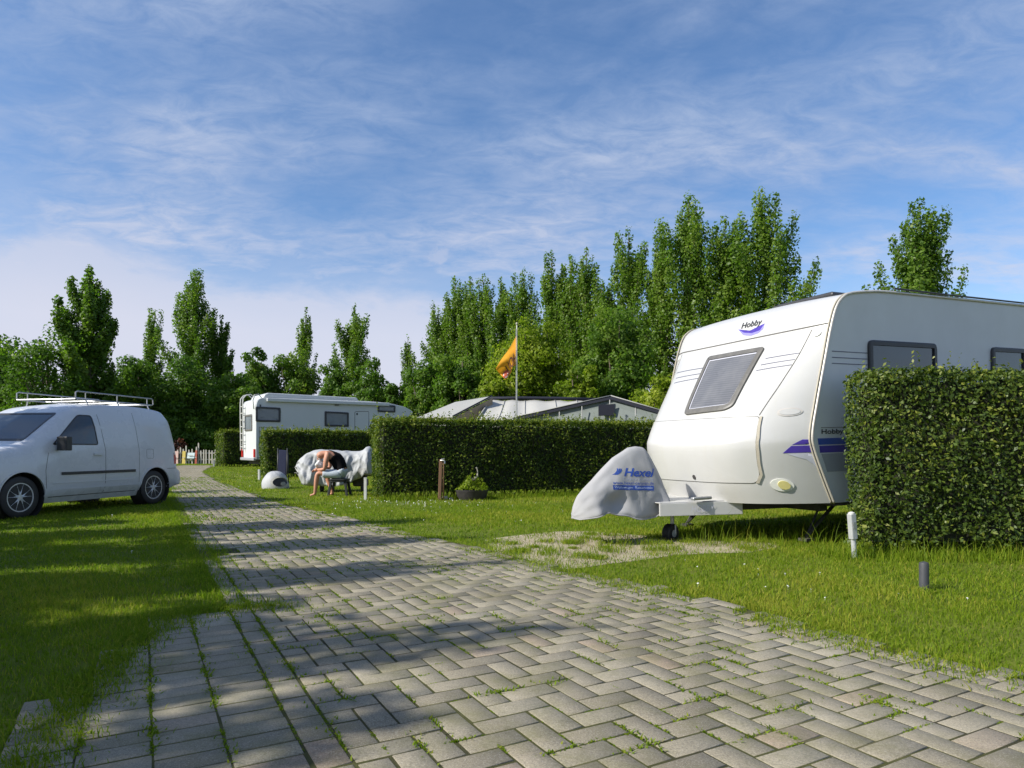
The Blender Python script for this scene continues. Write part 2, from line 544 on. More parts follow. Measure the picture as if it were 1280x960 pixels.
def poplar(name, label, cat, x, y, h, w, mat='poplar', n=9000, leaf=.17, z0=.08, lean=0, seed=0, tips=3, open_=0.0, group='poplars and trees behind the pitches', tone0=.45, env=None, base_round=False):
    global rng
    keep = rng; rng = np.random.default_rng(1000 + seed)
    t = thing(name, label, cat, (x, y, 0), (0, 0, 0), group)
    b = MB()
    top = np.array([lean, 0, h * .97])
    trunk = [np.array([0, 0, -.1]), np.array([lean * .1, .05, h * .25]), np.array([lean * .35, -.05, h * .55]), np.array([lean * .75, 0, h * .8]), top]
    r0 = .012 * h + .05
    b.tube(trunk, [r0, r0 * .75, r0 * .5, r0 * .25, .02], 7)
    tz = np.array([p[2] for p in trunk]); tx = np.array([p[0] for p in trunk]); ty = np.array([p[1] for p in trunk])
    base = lambda z: np.array([np.interp(z, tz, tx), np.interp(z, tz, ty), z])
    env = env or (lambda f: (min(1, .55 + f * 2.2) if f < .3 else max(.0, 1.0 - ((f - .3) / .7) ** 1.5 * .92)))
    clumps = []

    def fol(pts, f0, rad, k):
        for i, p in enumerate(pts):
            f = i / (len(pts) - 1)
            if f < f0: continue
            clumps.append((p, rad * (1.1 - .65 * f) * rng.uniform(.8, 1.2), k))
    # leader(s)
    ld = [base(z) for z in np.linspace(h * .55, h * .98, 14)]
    fol(ld, 0, .085 * w + .22, 1.3)
    nl = int((16 + h * 1.7) * rng.uniform(.6, 1.0))
    for i in range(nl):
        f0 = z0 + (.80 - z0) * (i + rng.uniform(-.4, .4)) / nl
        f0 = min(max(f0, z0), .85)
        az = i * 2.399 + rng.uniform(-.5, .5)
        ln = rng.uniform(.18, .38) * h * (1.05 - .55 * f0)
        ftop = min(f0 + ln / h, .99)
        r = w / 2 * env((f0 + ftop) / 2) * rng.uniform(.45, 1.22)
        p0 = base(f0 * h)
        p1 = base(ftop * h) + np.array([math.cos(az) * r, math.sin(az) * r, 0])
        lp = limb_pts(p0, p1, .8, 9)
        b.tube(lp, [max(.012, r0 * .33 * (1 - f0) * (1 - .85 * k / 8)) for k in range(9)], 5)
        fol(lp, .25, .085 * w + .26, 1.0)
    # side twigs give short secondary fingers
    ntip = len(clumps)
    C = np.array([c[0] for c in clumps]); R = np.array([c[1] for c in clumps])
    W = R ** 2; W = W / W.sum()
    nleaf = int(n)
    idx = rng.choice(ntip, nleaf, p=W)
    d = unit(rng.normal(size=(nleaf, 3)))
    rr = R[idx] * rng.uniform(0, 1, nleaf) ** (1 / 2.2)
    off = d * rr[:, None] * np.array([.85, .85, 1.35])
    pts = C[idx] + off
    out = pts - np.stack([np.interp(pts[:, 2], tz, tx), np.interp(pts[:, 2], tz, ty), pts[:, 2] - .5], 1)
    nrm = unit(d * .8 + unit(out) * .6)
    ctone = rng.normal(0, .2, ntip)
    tone = tone0 + ctone[idx] + rng.normal(0, .16, nleaf)
    ok = pts[:, 2] > .15
    b.build('trunk', M['bark'], t, True)
    leaf_mesh('crown', pts[ok], nrm[ok], leaf, M[mat], t, .75, tone[ok], .7)
    rng = keep
    return t


def roundtree(name, label, cat, x, y, h, w, mat='wood', n=9000, leaf=.2, zb=.12, seed=0, group='poplars and trees behind the pitches', tone0=.45, nc=70, depth=None, irregular=.22, sx=0):
    global rng
    keep = rng; rng = np.random.default_rng(2000 + seed)
    t = thing(name, label, cat, (x, y, 0), (0, 0, 0), group)
    b = MB()
    r0 = .012 * h + .05
    b.tube([(0, 0, -.1), (.05, 0, h * .3), (sx * .5, .1, h * .6), (sx, 0, h * .85)], [r0, r0 * .8, r0 * .5, .03], 7)
    dw = depth or w
    cz, hz = h * (1 + zb) / 2, h * (1 - zb) / 2
    dirs = unit(rng.normal(size=(nc, 3)))
    rad = rng.uniform(.55, 1.0, nc) * (1 + rng.normal(0, irregular, nc))
    rad = np.clip(rad, .35, 1.12)
    C = dirs * rad[:, None] * np.array([w / 2, dw / 2, hz]) * .84 + np.array([sx * .5, 0, cz])
    low = C[:, 2] < h * .45
    C[low, :2] *= .93
    R = rng.uniform(.16, .30, nc) * w * .62
    R = np.minimum(R, .22 * h)
    for c in C[:: max(1, nc // 26)]:
        s = np.array([.03, 0, max(.3, h * .25)])
        b.tube([s, s * .5 + c * .5 + np.array([0, 0, -.1]), c], [r0 * .45, r0 * .28, .02], 5)
    W = R ** 2 / (R ** 2).sum()
    idx = rng.choice(nc, n, p=W)
    d = unit(rng.normal(size=(n, 3)))
    rr = R[idx] * rng.uniform(0, 1, n) ** (1 / 3.2)
    pts = C[idx] + d * rr[:, None] * np.array([1, 1, .9])
    ctone = rng.normal(0, .2, nc)
    tone = tone0 + ctone[idx] + rng.normal(0, .16, n)
    ok = pts[:, 2] > .1
    out = unit(pts - np.array([0, 0, cz]))
    b.build('trunk', M['bark'], t, True)
    leaf_mesh('crown', pts[ok], (unit(d + out * .5))[ok], leaf, M[mat], t, .7, tone[ok], .6)
    rng = keep
    return t


# ------------------------------------------------------------------ ground and road
def inside(px, py, poly):
    poly = np.array(poly); x, y = np.asarray(px), np.asarray(py)
    r = np.zeros(x.shape, bool)
    j = len(poly) - 1
    for i in range(len(poly)):
        xi, yi = poly[i]; xj, yj = poly[j]
        c = ((yi > y) != (yj > y)) & (x < (xj - xi) * (y - yi) / (yj - yi + 1e-12) + xi)
        r ^= c
        j = i
    return r


RO = np.array(gp(316, 822)); RD = np.array([-.478, .879]); RN = np.array([.879, .478])
right_px = [(275, 604), (333, 627), (441, 651), (503, 667), (602, 687), (700, 713), (788, 732), (919, 761), (1000, 783), (1117, 813), (1280, 853)]
right_edge = [gp(*p) for p in right_px]
far_end = [(-19.6, 40.5), (-17.6, 40.0), (-14.6, 31.5)]
road_poly = [tuple(RO + RD * v) for v in (-9, 0, 10, 20, 30, 36)] + [(-19.6, 40.5), (-17.5, 40.0), (-13.6, 29.7)] + right_edge + [(3.0, 2.0), (3.8, .5), (4.6, -4)]
apron_poly = [(-1.95, 4.28), (-2.3, 4.25), (-2.16, 3.5), (-1.92, 2.79), (-1.7, 2.0), (-1.2, 0), (-.4, -4), (4, -4), (-1.2, 3.4), (-1.75, 4.3)]


def wob(x, y, a=.07):
    return a * (np.sin(x * 5.1 + y * 2.3) + .7 * np.sin(x * 11.3 - y * 7.9) + .5 * np.sin(x * 23 + y * 19))


def on_road(x, y):
    w = wob(x, y)
    return inside(x + w, y - w * .6, road_poly) | inside(x + w * 1.6 - .16, y + w * 1.5 + .12, apron_poly)


gm = MB(); gm.add([(-260, -60, 0), (260, -60, 0), (260, 420, 0), (-260, 420, 0)], [(0, 1, 2, 3)])
tag(gm.build('ground', M['lawn']), kind='structure')


def sheet(name, poly, z, mat):
    b = MB(); b.add([(p[0], p[1], z) for p in poly], [tuple(range(len(poly)))])
    return tag(b.build(name, mat), kind='structure')


bed = [tuple(RO + RD * -9 - RN * .02)] + road_poly[1:]
sheet('road_bed', road_poly, .0168, M['bed'])
sheet('path', [(p[0] + .14, p[1] - .06) for p in apron_poly], .0172, M['bed'])


def pavers():
    W_, L_, gapj = .118, .236, .011
    vs, tone, quads = [], [], []
    B = []      # (cx, cy, along-u half, along-v half)  in road frame
    ku = range(-4, 60)
    for iv in range(-80, 420):
        for iu in range(0, 60):
            k = (iu - iv) % 4
            if iu == 0 and k == 1: B.append((.5, iv + .5, .5, .5))
            if k == 0: B.append((iu + 1.0, iv + .5, 1.0, .5))
            elif k == 3: B.append((iu + .5, iv + 1.0, .5, 1.0))
    B = np.array(B) * W_
    B[:, 0] += .125      # edge course stands left of it
    # edge course: stretchers along the left side
    e = []
    for i in range(-40, 190):
        e.append((.0 + .062, i * .232 + .1, .058, .112))
    # apron: stack bond left of the edge course
    for i in range(-60, 12):
        for j in range(0, 12):
            e.append((-.115 - j * .226 - .002, i * .120 + (.06 if j % 2 else 0), .112, .0605))
    B = np.concatenate([B, np.array(e)])
    n_main = len(B) - len(e)
    u, v = B[:, 0], B[:, 1]
    X = RO[0] + RN[0] * u + RD[0] * v; Y = RO[1] + RN[1] * u + RD[1] * v
    w = wob(X, Y, .06)
    ok = inside(X + w, Y - w * .5, road_poly)
    ok |= (u < 0) & inside(X + w - .10, Y + w * .5 + .05, apron_poly)
    ok &= (Y > .4) & ~((u < .12) & (u > 0) & (v > 7.5)) & ~((u < 0) & (v > 1.5))
    # grass has crept over stretches of the left edge
    ok &= ~((u < .36) & (v > 1.6) & (np.sin(v * 2.1) + .6 * np.sin(v * 5.3 + 1) > .55 + (u > .12) * .7))
    B, X, Y, u0_ = B[ok], X[ok], Y[ok], u[ok]
    n = len(B)
    gj = np.where(u0_ < .125, .006, gapj) * rng.uniform(.7, 1.35, n)
    X = X + rng.normal(0, .0012, n); Y = Y + rng.normal(0, .0012, n)
    hu, hv = B[:, 2] - gj / 2, B[:, 3] - np.where(u0_ < 0, .011, gj) / 2
    z = .020 + rng.normal(0, .0008, n)
    tu, tv = rng.normal(0, .003, n), rng.normal(0, .003, n)
    ang = rng.normal(0, .008, n)
    sg = np.array([(-1, -1), (1, -1), (1, 1), (-1, 1)])
    V = np.empty((n, 12, 3))
    for ring, (ch, dz) in enumerate([(0, -.013), (0, -.0025), (.003, 0)]):
        for c in range(4):
            a = sg[c, 0] * (hu - ch); b_ = sg[c, 1] * (hv - ch)
            aa = a * np.cos(ang) - b_ * np.sin(ang); bb = a * np.sin(ang) + b_ * np.cos(ang)
            V[:, ring * 4 + c, 0] = X + RN[0] * aa + RD[0] * bb
            V[:, ring * 4 + c, 1] = Y + RN[1] * aa + RD[1] * bb
            V[:, ring * 4 + c, 2] = z + dz + a * tu + b_ * tv
    base = (np.arange(n) * 12)[:, None]
    fs = [base + np.array([[8, 9, 10, 11]])]
    for r in (0, 4):
        for c in range(4):
            fs.append(base + np.array([[r + c, r + (c + 1) % 4, r + 4 + (c + 1) % 4, r + 4 + c]]))
    tone = np.repeat(np.clip(.45 + .27 * rng.normal(size=n), 0, 1), 12)
    o = arr_mesh('road', V.reshape(-1, 3), fs, M['brick'], attrs={'tone': tone})
    return tag(o, kind='structure')


pavers()

sand_px = [(612, 676), (655, 671), (700, 667), (745, 667), (800, 671), (850, 673), (905, 676), (958, 680), (968, 684), (930, 690), (880, 691), (838, 693), (800, 698), (760, 702), (728, 706), (700, 708), (660, 699), (625, 689)]
sand_poly = [gp(*p) for p in sand_px]
sp = []
for i in range(len(sand_poly)):
    a, b_ = np.array(sand_poly[i]), np.array(sand_poly[(i + 1) % len(sand_poly)])
    for k in range(1):
        q = a
        w = 0.0
        cen = np.mean(np.array(sand_poly), 0); q = cen + (q - cen) * np.array([1.04, 1.16])
        sp.append((q[0] + float(w), q[1] + float(w) * .7))
sheet('bare_ground', sp, .004, M['sand'])


# ------------------------------------------------------------------ grass
def blades(name, x, y, hgt, wid, mat, seg2=True, lean=.35, tone=None, z0=0.0):
    n = len(x)
    az = rng.uniform(0, 2 * PI, n)
    la = rng.uniform(0, 2 * PI, n)
    l = hgt * np.abs(rng.normal(0, lean, n))
    dx, dy = np.cos(la) * l, np.sin(la) * l
    wx, wy = np.cos(az) * wid / 2, np.sin(az) * wid / 2
    tone = rng.uniform(0, 1, n) if tone is None else tone
    z0 = z0 + np.zeros(n)
    if seg2:
        V = np.empty((n, 5, 3))
        V[:, 0] = np.stack([x - wx, y - wy, z0 - .002], 1); V[:, 1] = np.stack([x + wx, y + wy, z0 - .002], 1)
        mx, my = x + dx * .35, y + dy * .35
        V[:, 2] = np.stack([mx + wx * .8, my + wy * .8, z0 + hgt * .55], 1); V[:, 3] = np.stack([mx - wx * .8, my - wy * .8, z0 + hgt * .55], 1)
        V[:, 4] = np.stack([x + dx, y + dy, z0 + hgt * .95], 1)
        base = (np.arange(n) * 5)[:, None]
        fs = [base + np.array([[0, 1, 2, 3]]), base + np.array([[3, 2, 4]])]
        k = 5
    else:
        V = np.empty((n, 3, 3))
        V[:, 0] = np.stack([x - wx, y - wy, z0 - .002], 1); V[:, 1] = np.stack([x + wx, y + wy, z0 - .002], 1)
        V[:, 2] = np.stack([x + dx, y + dy, z0 + hgt], 1)
        fs = [(np.arange(n) * 3)[:, None] + np.array([[0, 1, 2]])]
        k = 3
    o = arr_mesh(name, V.reshape(-1, 3), fs, mat, attrs={'tone': np.repeat(np.clip(tone, 0, 1), k)})
    return tag(o, kind='stuff')


def sample(y0, y1, dens, margin=1.7):
    xm = .78 * y1 + margin
    n = int(2 * xm * (y1 - y0) * dens)
    x = rng.uniform(-xm, xm, n); y = rng.uniform(y0, y1, n)
    ok = np.abs(x) < .77 * y + margin
    return x[ok], y[ok]


def patchy(x, y):
    return (np.sin(x * 1.3 + 1.7 * np.sin(y * .7)) + np.sin(y * 1.9 + 1.3 * np.sin(x * .9 + 2)) + .7 * np.sin(x * 4.3 + y * 3.1) + .5 * np.sin(x * 9.1 - y * 7.3)) / 3.2


def lawn(y0, y1, dens, h0, wid, seg2, lean=.4):
    x, y = sample(y0, y1, dens)
    pn = patchy(x, y)
    rd = on_road(x, y)
    w = wob(x, y, .09)
    sd = inside(x + w + rng.normal(0, .13, len(x)), y + w + rng.normal(0, .16, len(x)), sand_poly)
    keep = ~rd & (~sd | (rng.uniform(0, 1, len(x)) < .025 + .14 * (pn > .3)))
    keep &= rng.uniform(0, 1, len(x)) < .80 + .3 * pn
    # under hedges and vehicles nothing can be seen
    x, y, pn, sd = x[keep], y[keep], pn[keep], sd[keep]
    clump = .5 + .5 * np.sin(x * 17 + 3 * np.sin(y * 5)) * np.sin(y * 21 + 2 * np.sin(x * 7))
    hg = h0 * rng.uniform(.45, 1.25, len(x)) * (1 + .45 * pn) * (.75 + .5 * clump)
    # taller fringe at the hedge foot and under the caravan
    right = np.where(x > -4, 1.0, 0)
    tone = .42 + .34 * pn + .18 * rng.normal(size=len(x)) + .12 * (clump - .5)
    dry = rng.uniform(0, 1, len(x)) < .06 + .12 * (pn > .2)
    tone[dry] = 1.0
    blades('grass', x, y, hg, wid * rng.uniform(.7, 1.4, len(x)), M['grass'], seg2, lean, tone)


lawn(2.3, 4.6, 6500, .036, .0042, True, .75)
lawn(4.6, 7.6, 4200, .037, .0052, True, .75)
lawn(7.6, 12.5, 1900, .040, .0080, True, .75)
lawn(12.5, 20, 700, .045, .0135, False, .7)
lawn(20, 46, 140, .055, .028, False, .6)

# tall uncut grass under and beside the caravan, and at the foot of the right hedge
n = 2600
x = rng.uniform(1.9, 4.6, n); y = rng.uniform(7.15, 8.9, n)
k = (y > 7.0 + .12 * np.sin(x * 5)) & (rng.uniform(0, 1, n) < np.clip(1.25 - (y - 7.15) * .5, .2, 1))
x, y = x[k], y[k]
blades('tall_grass', x, y, rng.gamma(2.5, .040, len(x)), .006 * rng.uniform(.7, 1.3, len(x)), M['grass'], True, .45, .35 + .3 * rng.normal(size=len(x)))
n = 5000
x = rng.uniform(3.0, 6.0, n); y = 6.46 + rng.normal(0, .16, n)
blades('tall_grass', x, y, rng.gamma(3, .028, n), .006 * rng.uniform(.7, 1.3, n), M['grass'], True, .45, .4 + .25 * rng.normal(size=n))
n = 5200
x = rng.uniform(-2.6, 4.2, n); y = 13.45 + (x + 2.5) * .364 + rng.normal(0, .08, n)
blades('tall_grass', x, y, rng.gamma(5, .018, n), .010 * rng.uniform(.7, 1.3, n), M['grass'], True, .4, .45 + .2 * rng.normal(size=n))
# weeds scattered on the bare ground
cx = rng.uniform(-.6, 3.2, 55); cy = rng.uniform(6.0, 8.4, 55)
ins = inside(cx, cy, sand_poly)
cx, cy = cx[ins], cy[ins]
q = [gp(778, 681), gp(690, 690), gp(838, 688), gp(762, 690), gp(725, 697), gp(812, 681)]
cx = np.concatenate([cx, [a[0] for a in q]]); cy = np.concatenate([cy, [a[1] for a in q]])
m = 150
big = np.concatenate([rng.uniform(.4, 1.0, len(cx) - len(q)), [1.9, 1.0, 1.4, 1.2, 1.0, 1.0]])
x = np.repeat(cx, m) + rng.normal(0, .07, m * len(cx)) * np.repeat(big, m); y = np.repeat(cy, m) + rng.normal(0, .07, m * len(cx)) * np.repeat(big, m)
blades('weeds', x, y, np.repeat(big, m) * rng.uniform(.02, .075, len(x)), .006, M['grass'], True, .7, .5 + .25 * rng.normal(size=len(x)), .009)

# grass tufts in the paving joints
TW = .118


def joint_tufts(n, m, y0, y1, size):
    u = np.round(rng.uniform(0, 34, n)) * TW + .125; v = rng.uniform(-3, 60, n)
    sw = rng.uniform(0, 1, n) < .5
    left = rng.uniform(0, 1, n) < .035
    v2 = np.round(v / TW) * TW
    u2 = rng.uniform(.1, 3.7, n)
    u = np.where(sw, u, u2); v = np.where(sw, v, v2)
    ua = rng.choice([-.002, .122, -.229, -.455, -.681], n); v3 = rng.uniform(-2, 4, n)
    u = np.where(left, ua, u); v = np.where(left, v3, v); sw = sw | left
    X = RO[0] + RN[0] * u + RD[0] * v; Y = RO[1] + RN[1] * u + RD[1] * v
    pn = patchy(X * 1.7, Y * 1.7)
    ok = on_road(X, Y) & (Y > y0) & (Y < y1) & (np.abs(X) < .8 * Y + .5) & (rng.uniform(0, 1, n) < .46 + .55 * pn)
    X, Y, sw = X[ok], Y[ok], sw[ok]
    sz = np.clip(rng.gamma(1.6, .5, len(X)), .25, 2.4)
    rep = m
    along = rng.normal(0, .032, len(X) * rep) * np.repeat(sz, rep); across = rng.normal(0, .006, len(X) * rep) * np.repeat(sz, rep) ** 1.5
    sr = np.repeat(sw, rep)
    du = np.where(sr, across, along); dv = np.where(sr, along, across)
    x = np.repeat(X, rep) + RN[0] * du + RD[0] * dv; y = np.repeat(Y, rep) + RN[1] * du + RD[1] * dv
    blades('weeds', x, y, size * np.repeat(np.clip(sz, .4, 1.6), rep) * rng.uniform(.3, 1.2, len(x)), .0045 + .0009 * y.mean(), M['grass'], True, 1.0, .42 + .25 * rng.normal(size=len(x)), .0145)


joint_tufts(34000, 34, 2.3, 8, .013)
joint_tufts(30000, 12, 8, 24, .02)
# overgrown left margin of the road
n = 14000
v = rng.uniform(-1.2, 24, n); u = rng.normal(.02, .09, n) + .08 * np.sin(v * 2.1)
X = RO[0] + RN[0] * u + RD[0] * v; Y = RO[1] + RN[1] * u + RD[1] * v
k = (v > 1.1) | ((u < -.55))
blades('grass', X[k], Y[k], rng.uniform(.02, .075, k.sum()), .006, M['grass'], True, .6, .38 + .2 * rng.normal(size=k.sum()), .004)
# dry straw lying over the bare ground
n = 9000
x = rng.uniform(-.8, 3.3, n); y = rng.uniform(5.6, 8.6, n)
k = inside(x + wob(x, y, .1), y - wob(x, y, .1), sand_poly) & (rng.uniform(0, 1, n) < .45 + .5 * patchy(x * 2.2, y * 2.2))
blades('dry_grass', x[k], y[k], rng.uniform(.01, .05, k.sum()), .005, M['drygrass'], True, 1.2, None, .009)
# grass creeping over the edge of the paved strip on the left
ed = np.array([(-1.45, 4.42), (-1.9, 4.36), (-2.12, 4.2), (-2.05, 3.9), (-2.0, 3.5), (-1.86, 3.1), (-1.78, 2.79), (-1.62, 2.3), (-1.5, 1.9)])
n = 9000
i = rng.integers(0, len(ed) - 1, n); f = rng.uniform(0, 1, n)
P_ = ed[i] * (1 - f)[:, None] + ed[i + 1] * f[:, None]
P_ += rng.normal(0, 1, (n, 2)) * (.05 + .09 * np.clip(patchy(P_[:, 0] * 6, P_[:, 1] * 6) + .4, 0, 1.4))[:, None]
blades('grass', P_[:, 0], P_[:, 1], rng.uniform(.012, .05, n), .005, M['grass'], True, .8, .45 + .25 * rng.normal(size=n), .012)
# creeping tufts along the right margin of the road
re_ = np.array(right_edge)
n = 9000
i = rng.integers(2, len(re_) - 1, n); f = rng.uniform(0, 1, n)
P_ = re_[i] * (1 - f)[:, None] + re_[i + 1] * f[:, None]
P_ += np.stack([rng.normal(-.05, .10, n), rng.normal(-.08, .12, n)], 1)
k = patchy(P_[:, 0] * 3, P_[:, 1] * 3) > -.05
blades('grass', P_[k, 0], P_[k, 1], rng.uniform(.015, .06, k.sum()), .006, M['grass'], True, .7, .55 + .25 * rng.normal(size=k.sum()), .004)

# daisies and clover heads
M['daisy'] = paint('daisy_petals', (.78, .78, .74), .6, 0, .1, (.7, .6, .2), 10)


def daisies():
    spots = []
    for (px, py, sx, sy, n) in [(500, 628, 40, 2.5, 80), (565, 638, 22, 4, 14), (540, 640, 70, 6, 10), (440, 632, 30, 4, 14), (690, 640, 60, 8, 8), (1000, 735, 70, 25, 8), (880, 720, 60, 15, 4), (340, 604, 30, 5, 10), (150, 668, 30, 12, 3), (1100, 760, 40, 20, 4), (330, 597, 18, 2, 22)]:
        for _ in range(n):
            a, b_ = px + random.gauss(0, sx), py + random.gauss(0, sy)
            if b_ < 586: continue
            X, Y = gp(a, b_)
            if not on_road(np.array([X]), np.array([Y]))[0]: spots.append((X, Y))
    b = MB()
    for X, Y in spots:
        r = random.uniform(.006, .010) * (1 + .03 * Y); z = random.uniform(.018, .034)
        tx, ty = random.uniform(-.4, .4), random.uniform(-.4, .4)
        vs = [(X, Y, z + .004)] + [(X + r * math.cos(k * PI / 3), Y + r * math.sin(k * PI / 3), z + r * (tx * math.cos(k * PI / 3) + ty * math.sin(k * PI / 3))) for k in range(6)]
        b.add(vs, [(0, 1 + k, 1 + (k + 1) % 6) for k in range(6)])
        b.tube([(X, Y, 0), (X, Y, z)], .0015, 3, cap=False)
    return tag(b.build('daisies', M['daisy'], recalc=False), kind='stuff')


daisies()

# ------------------------------------------------------------------ hedges
def angled(label, px, yb, length, depth, deg, h, *a, **k):
    """hedge whose near left foot is seen at a photo pixel, running off at an angle"""
    X, Y = gp(px, yb); r = math.radians(deg)
    cx = X + math.cos(r) * length / 2 - math.sin(r) * depth / 2; cy = Y + math.sin(r) * length / 2 + math.cos(r) * depth / 2
    return hedge(label, cx - length / 2, cx + length / 2, cy - depth / 2, cy + depth / 2, h, *a, rot=r, **k)


angled('long dark green hedge behind the plant pot and the wooden tap post', 474, 626, 9.3, 1.15, 20, 1.62, 1500, .052, M['hedge'], seed=1, shoots=1.8)
hedge('glossy broad-leaved hedge in front of the big caravan, closest to the road', 3.41, 8.2, 6.50, 7.02, 1.80, 2900, .041, M['laurel'], seed=2, shoots=.35,
      notch=lambda p, r: ~((p[:, 0] > -1.75) & (p[:, 0] < -.7) & (p[:, 2] < .17 + .06 * np.sin(p[:, 0] * 7)) & (r.uniform(0, 1, len(p)) < .85)))
angled('low hedge in front of the motorhome, behind the white tarpaulin', 331, 598, 6.4, 1.0, 30, 1.64, 800, .075, M['hedge'], seed=3)
angled('short hedge with a sunlit end beside the rear of the motorhome', 279, 584, 3.6, 1.7, 38, 1.95, 360, .11, M['hedge'], seed=4)
hedge_clear = True
# ------------------------------------------------------------------ working on curved bodywork
class Surf:
    """decals and fittings laid on a body: (a,b) -> point on the body hit along D"""
    def __init__(s, bvh, O, A, B, D):
        s.bvh, s.O, s.A, s.B, s.D = bvh, Vector(O), Vector(A), Vector(B), Vector(D)
        s.last = None

    def hit(s, a, b):
        o = s.O + s.A * a + s.B * b
        h, n, i, d = s.bvh.ray_cast(o, s.D)
        if h is None:
            h, n, i, d = s.bvh.find_nearest(o + s.D * 3.0)
        if n.dot(s.D) > 0: n = -n
        return h, n

    def p(s, a, b, h=0.0):
        q, n = s.hit(a, b)
        return q + n * h


def px_ray(Mi, x, y):
    o = Mi @ Vector((0, 0, H))
    d = Mi.to_3x3() @ Vector(((x - 640) / F, 1, (HZ - y) / F))
    return o, d.normalized()


def px_plane(Mi, x, y, axis, val):
    o, d = px_ray(Mi, x, y)
    k = (val - o[axis]) / d[axis]
    return o + d * k


def dens(path, step, closed=False):
    out = []
    n = len(path)
    for i in range(n if closed else n - 1):
        a, b = path[i], path[(i + 1) % n]
        L = math.hypot(b[0] - a[0], b[1] - a[1])
        k = max(1, int(L / step))
        for j in range(k):
            out.append((a[0] + (b[0] - a[0]) * j / k, a[1] + (b[1] - a[1]) * j / k))
    if not closed: out.append(tuple(path[-1]))
    return out


def roundp(pts, r, k=6):
    out = []
    n = len(pts)
    for i in range(n):
        p0, p1, p2 = Vector(pts[i - 1]), Vector(pts[i]), Vector(pts[(i + 1) % n])
        a, b = (p0 - p1), (p2 - p1)
        rr = r[i] if isinstance(r, (list, tuple)) else r
        rr = min(rr, a.length * .45, b.length * .45)
        A, B = p1 + a.normalized() * rr, p1 + b.normalized() * rr
        for j in range(k + 1):
            t = j / k
            q = A * (1 - t) ** 2 + p1 * 2 * t * (1 - t) + B * t * t
            out.append((q.x, q.y))
    return out


def inset(loop, w):
    n = len(loop)
    ar = sum(loop[i][0] * loop[(i + 1) % n][1] - loop[(i + 1) % n][0] * loop[i][1] for i in range(n))
    sg = 1 if ar > 0 else -1
    out = []
    for i in range(n):
        a, b = Vector(loop[i - 1]), Vector(loop[(i + 1) % n])
        d = b - a
        nn = Vector((-d.y, d.x)).normalized() * sg
        out.append((loop[i][0] + nn.x * w, loop[i][1] + nn.y * w))
    return out


def ribbon(sf, path, w, h, name, mat, parent, step=.03, closed=False):
    pts = dens(path, step, closed)
    n = len(pts)
    rows = []
    for i in range(n):
        a = Vector(pts[i - 1] if (closed or i) else pts[0]); b = Vector(pts[(i + 1) % n] if (closed or i < n - 1) else pts[-1])
        d = (b - a)
        nn = Vector((-d.y, d.x)).normalized() * w / 2 if d.length > 1e-9 else Vector((0, w / 2))
        L, R = (pts[i][0] + nn.x, pts[i][1] + nn.y), (pts[i][0] - nn.x, pts[i][1] - nn.y)
        rows.append([sf.p(*L, -.002), sf.p(*L, h), sf.p(*R, h), sf.p(*R, -.002)])
    if closed: rows.append(rows[0])
    return MB().grid(rows).build(name, mat, parent)


def patch(sf, loop, h, name, mat, parent, rings=5, step=.04, edge=True, smooth=True):
    lp = dens(loop, step, True)
    cx = sum(p[0] for p in lp) / len(lp); cy = sum(p[1] for p in lp) / len(lp)
    rows = []
    if edge: rows.append([sf.p(*p, -.002) for p in lp])
    for k in range(rings):
        f = 1 - k / rings
        rows.append([sf.p(cx + (p[0] - cx) * f, cy + (p[1] - cy) * f, h) for p in lp])
    b = MB().grid(rows, True)
    c = len(b.v); b.v.append(sf.p(cx, cy, h))
    m = len(lp); base = (len(rows) - 1) * m
    b.f += [[base + j, base + (j + 1) % m, c] for j in range(m)]
    return b.build(name, mat, parent, smooth, angle=40)


def fitted_window(sf, loop, fw, h, parent, fmat, gmat, name='window', step=.05, glass='pane'):
    lp = dens(loop, step, True)
    i1 = inset(lp, fw); i2 = inset(lp, fw * .35)
    rows = [[sf.p(*p, -.003) for p in lp], [sf.p(*p, h * .8) for p in lp], [sf.p(*p, h) for p in i2], [sf.p(*p, h) for p in i1], [sf.p(*p, h * .3) for p in i1]]
    fr = MB().grid(rows, True).build(name, fmat, parent)
    patch(sf, inset(lp, fw * .96), h * .42, glass, gmat, fr, 5, step, edge=False)
    return fr


def text2d(body, shear=0.0, bold=0.0, spacing=1.0):
    cu = bpy.data.curves.new('writing', 'FONT')
    cu.body = body; cu.size = 1; cu.shear = shear; cu.offset = bold; cu.space_character = spacing
    cu.resolution_u = 4
    o = bpy.data.objects.new('writing', cu); COL.objects.link(o)
    bpy.context.view_layer.update()
    me = bpy.data.meshes.new_from_object(o)
    bpy.data.objects.remove(o); bpy.data.curves.remove(cu)
    bm = bmesh.new(); bm.from_mesh(me); bpy.data.meshes.remove(me)
    bmesh.ops.triangulate(bm, faces=bm.faces)
    xs = [v.co.x for v in bm.verts]; ys = [v.co.y for v in bm.verts]
    x0, x1, y0, y1 = min(xs), max(xs), min(ys), max(ys)
    for _ in range(3):
        lim = (x1 - x0) * .05
        e = [q for q in bm.edges if q.calc_length() > lim]
        if not e: break
        bmesh.ops.subdivide_edges(bm, edges=e, cuts=1)
        bmesh.ops.triangulate(bm, faces=bm.faces)
    bm.verts.ensure_lookup_table()
    vs = [((v.co.x - x0) / (x1 - x0), (v.co.y - y0) / (y1 - y0)) for v in bm.verts]
    fs = [[v.index for v in f.verts] for f in bm.faces]
    bm.free()
    return vs, fs


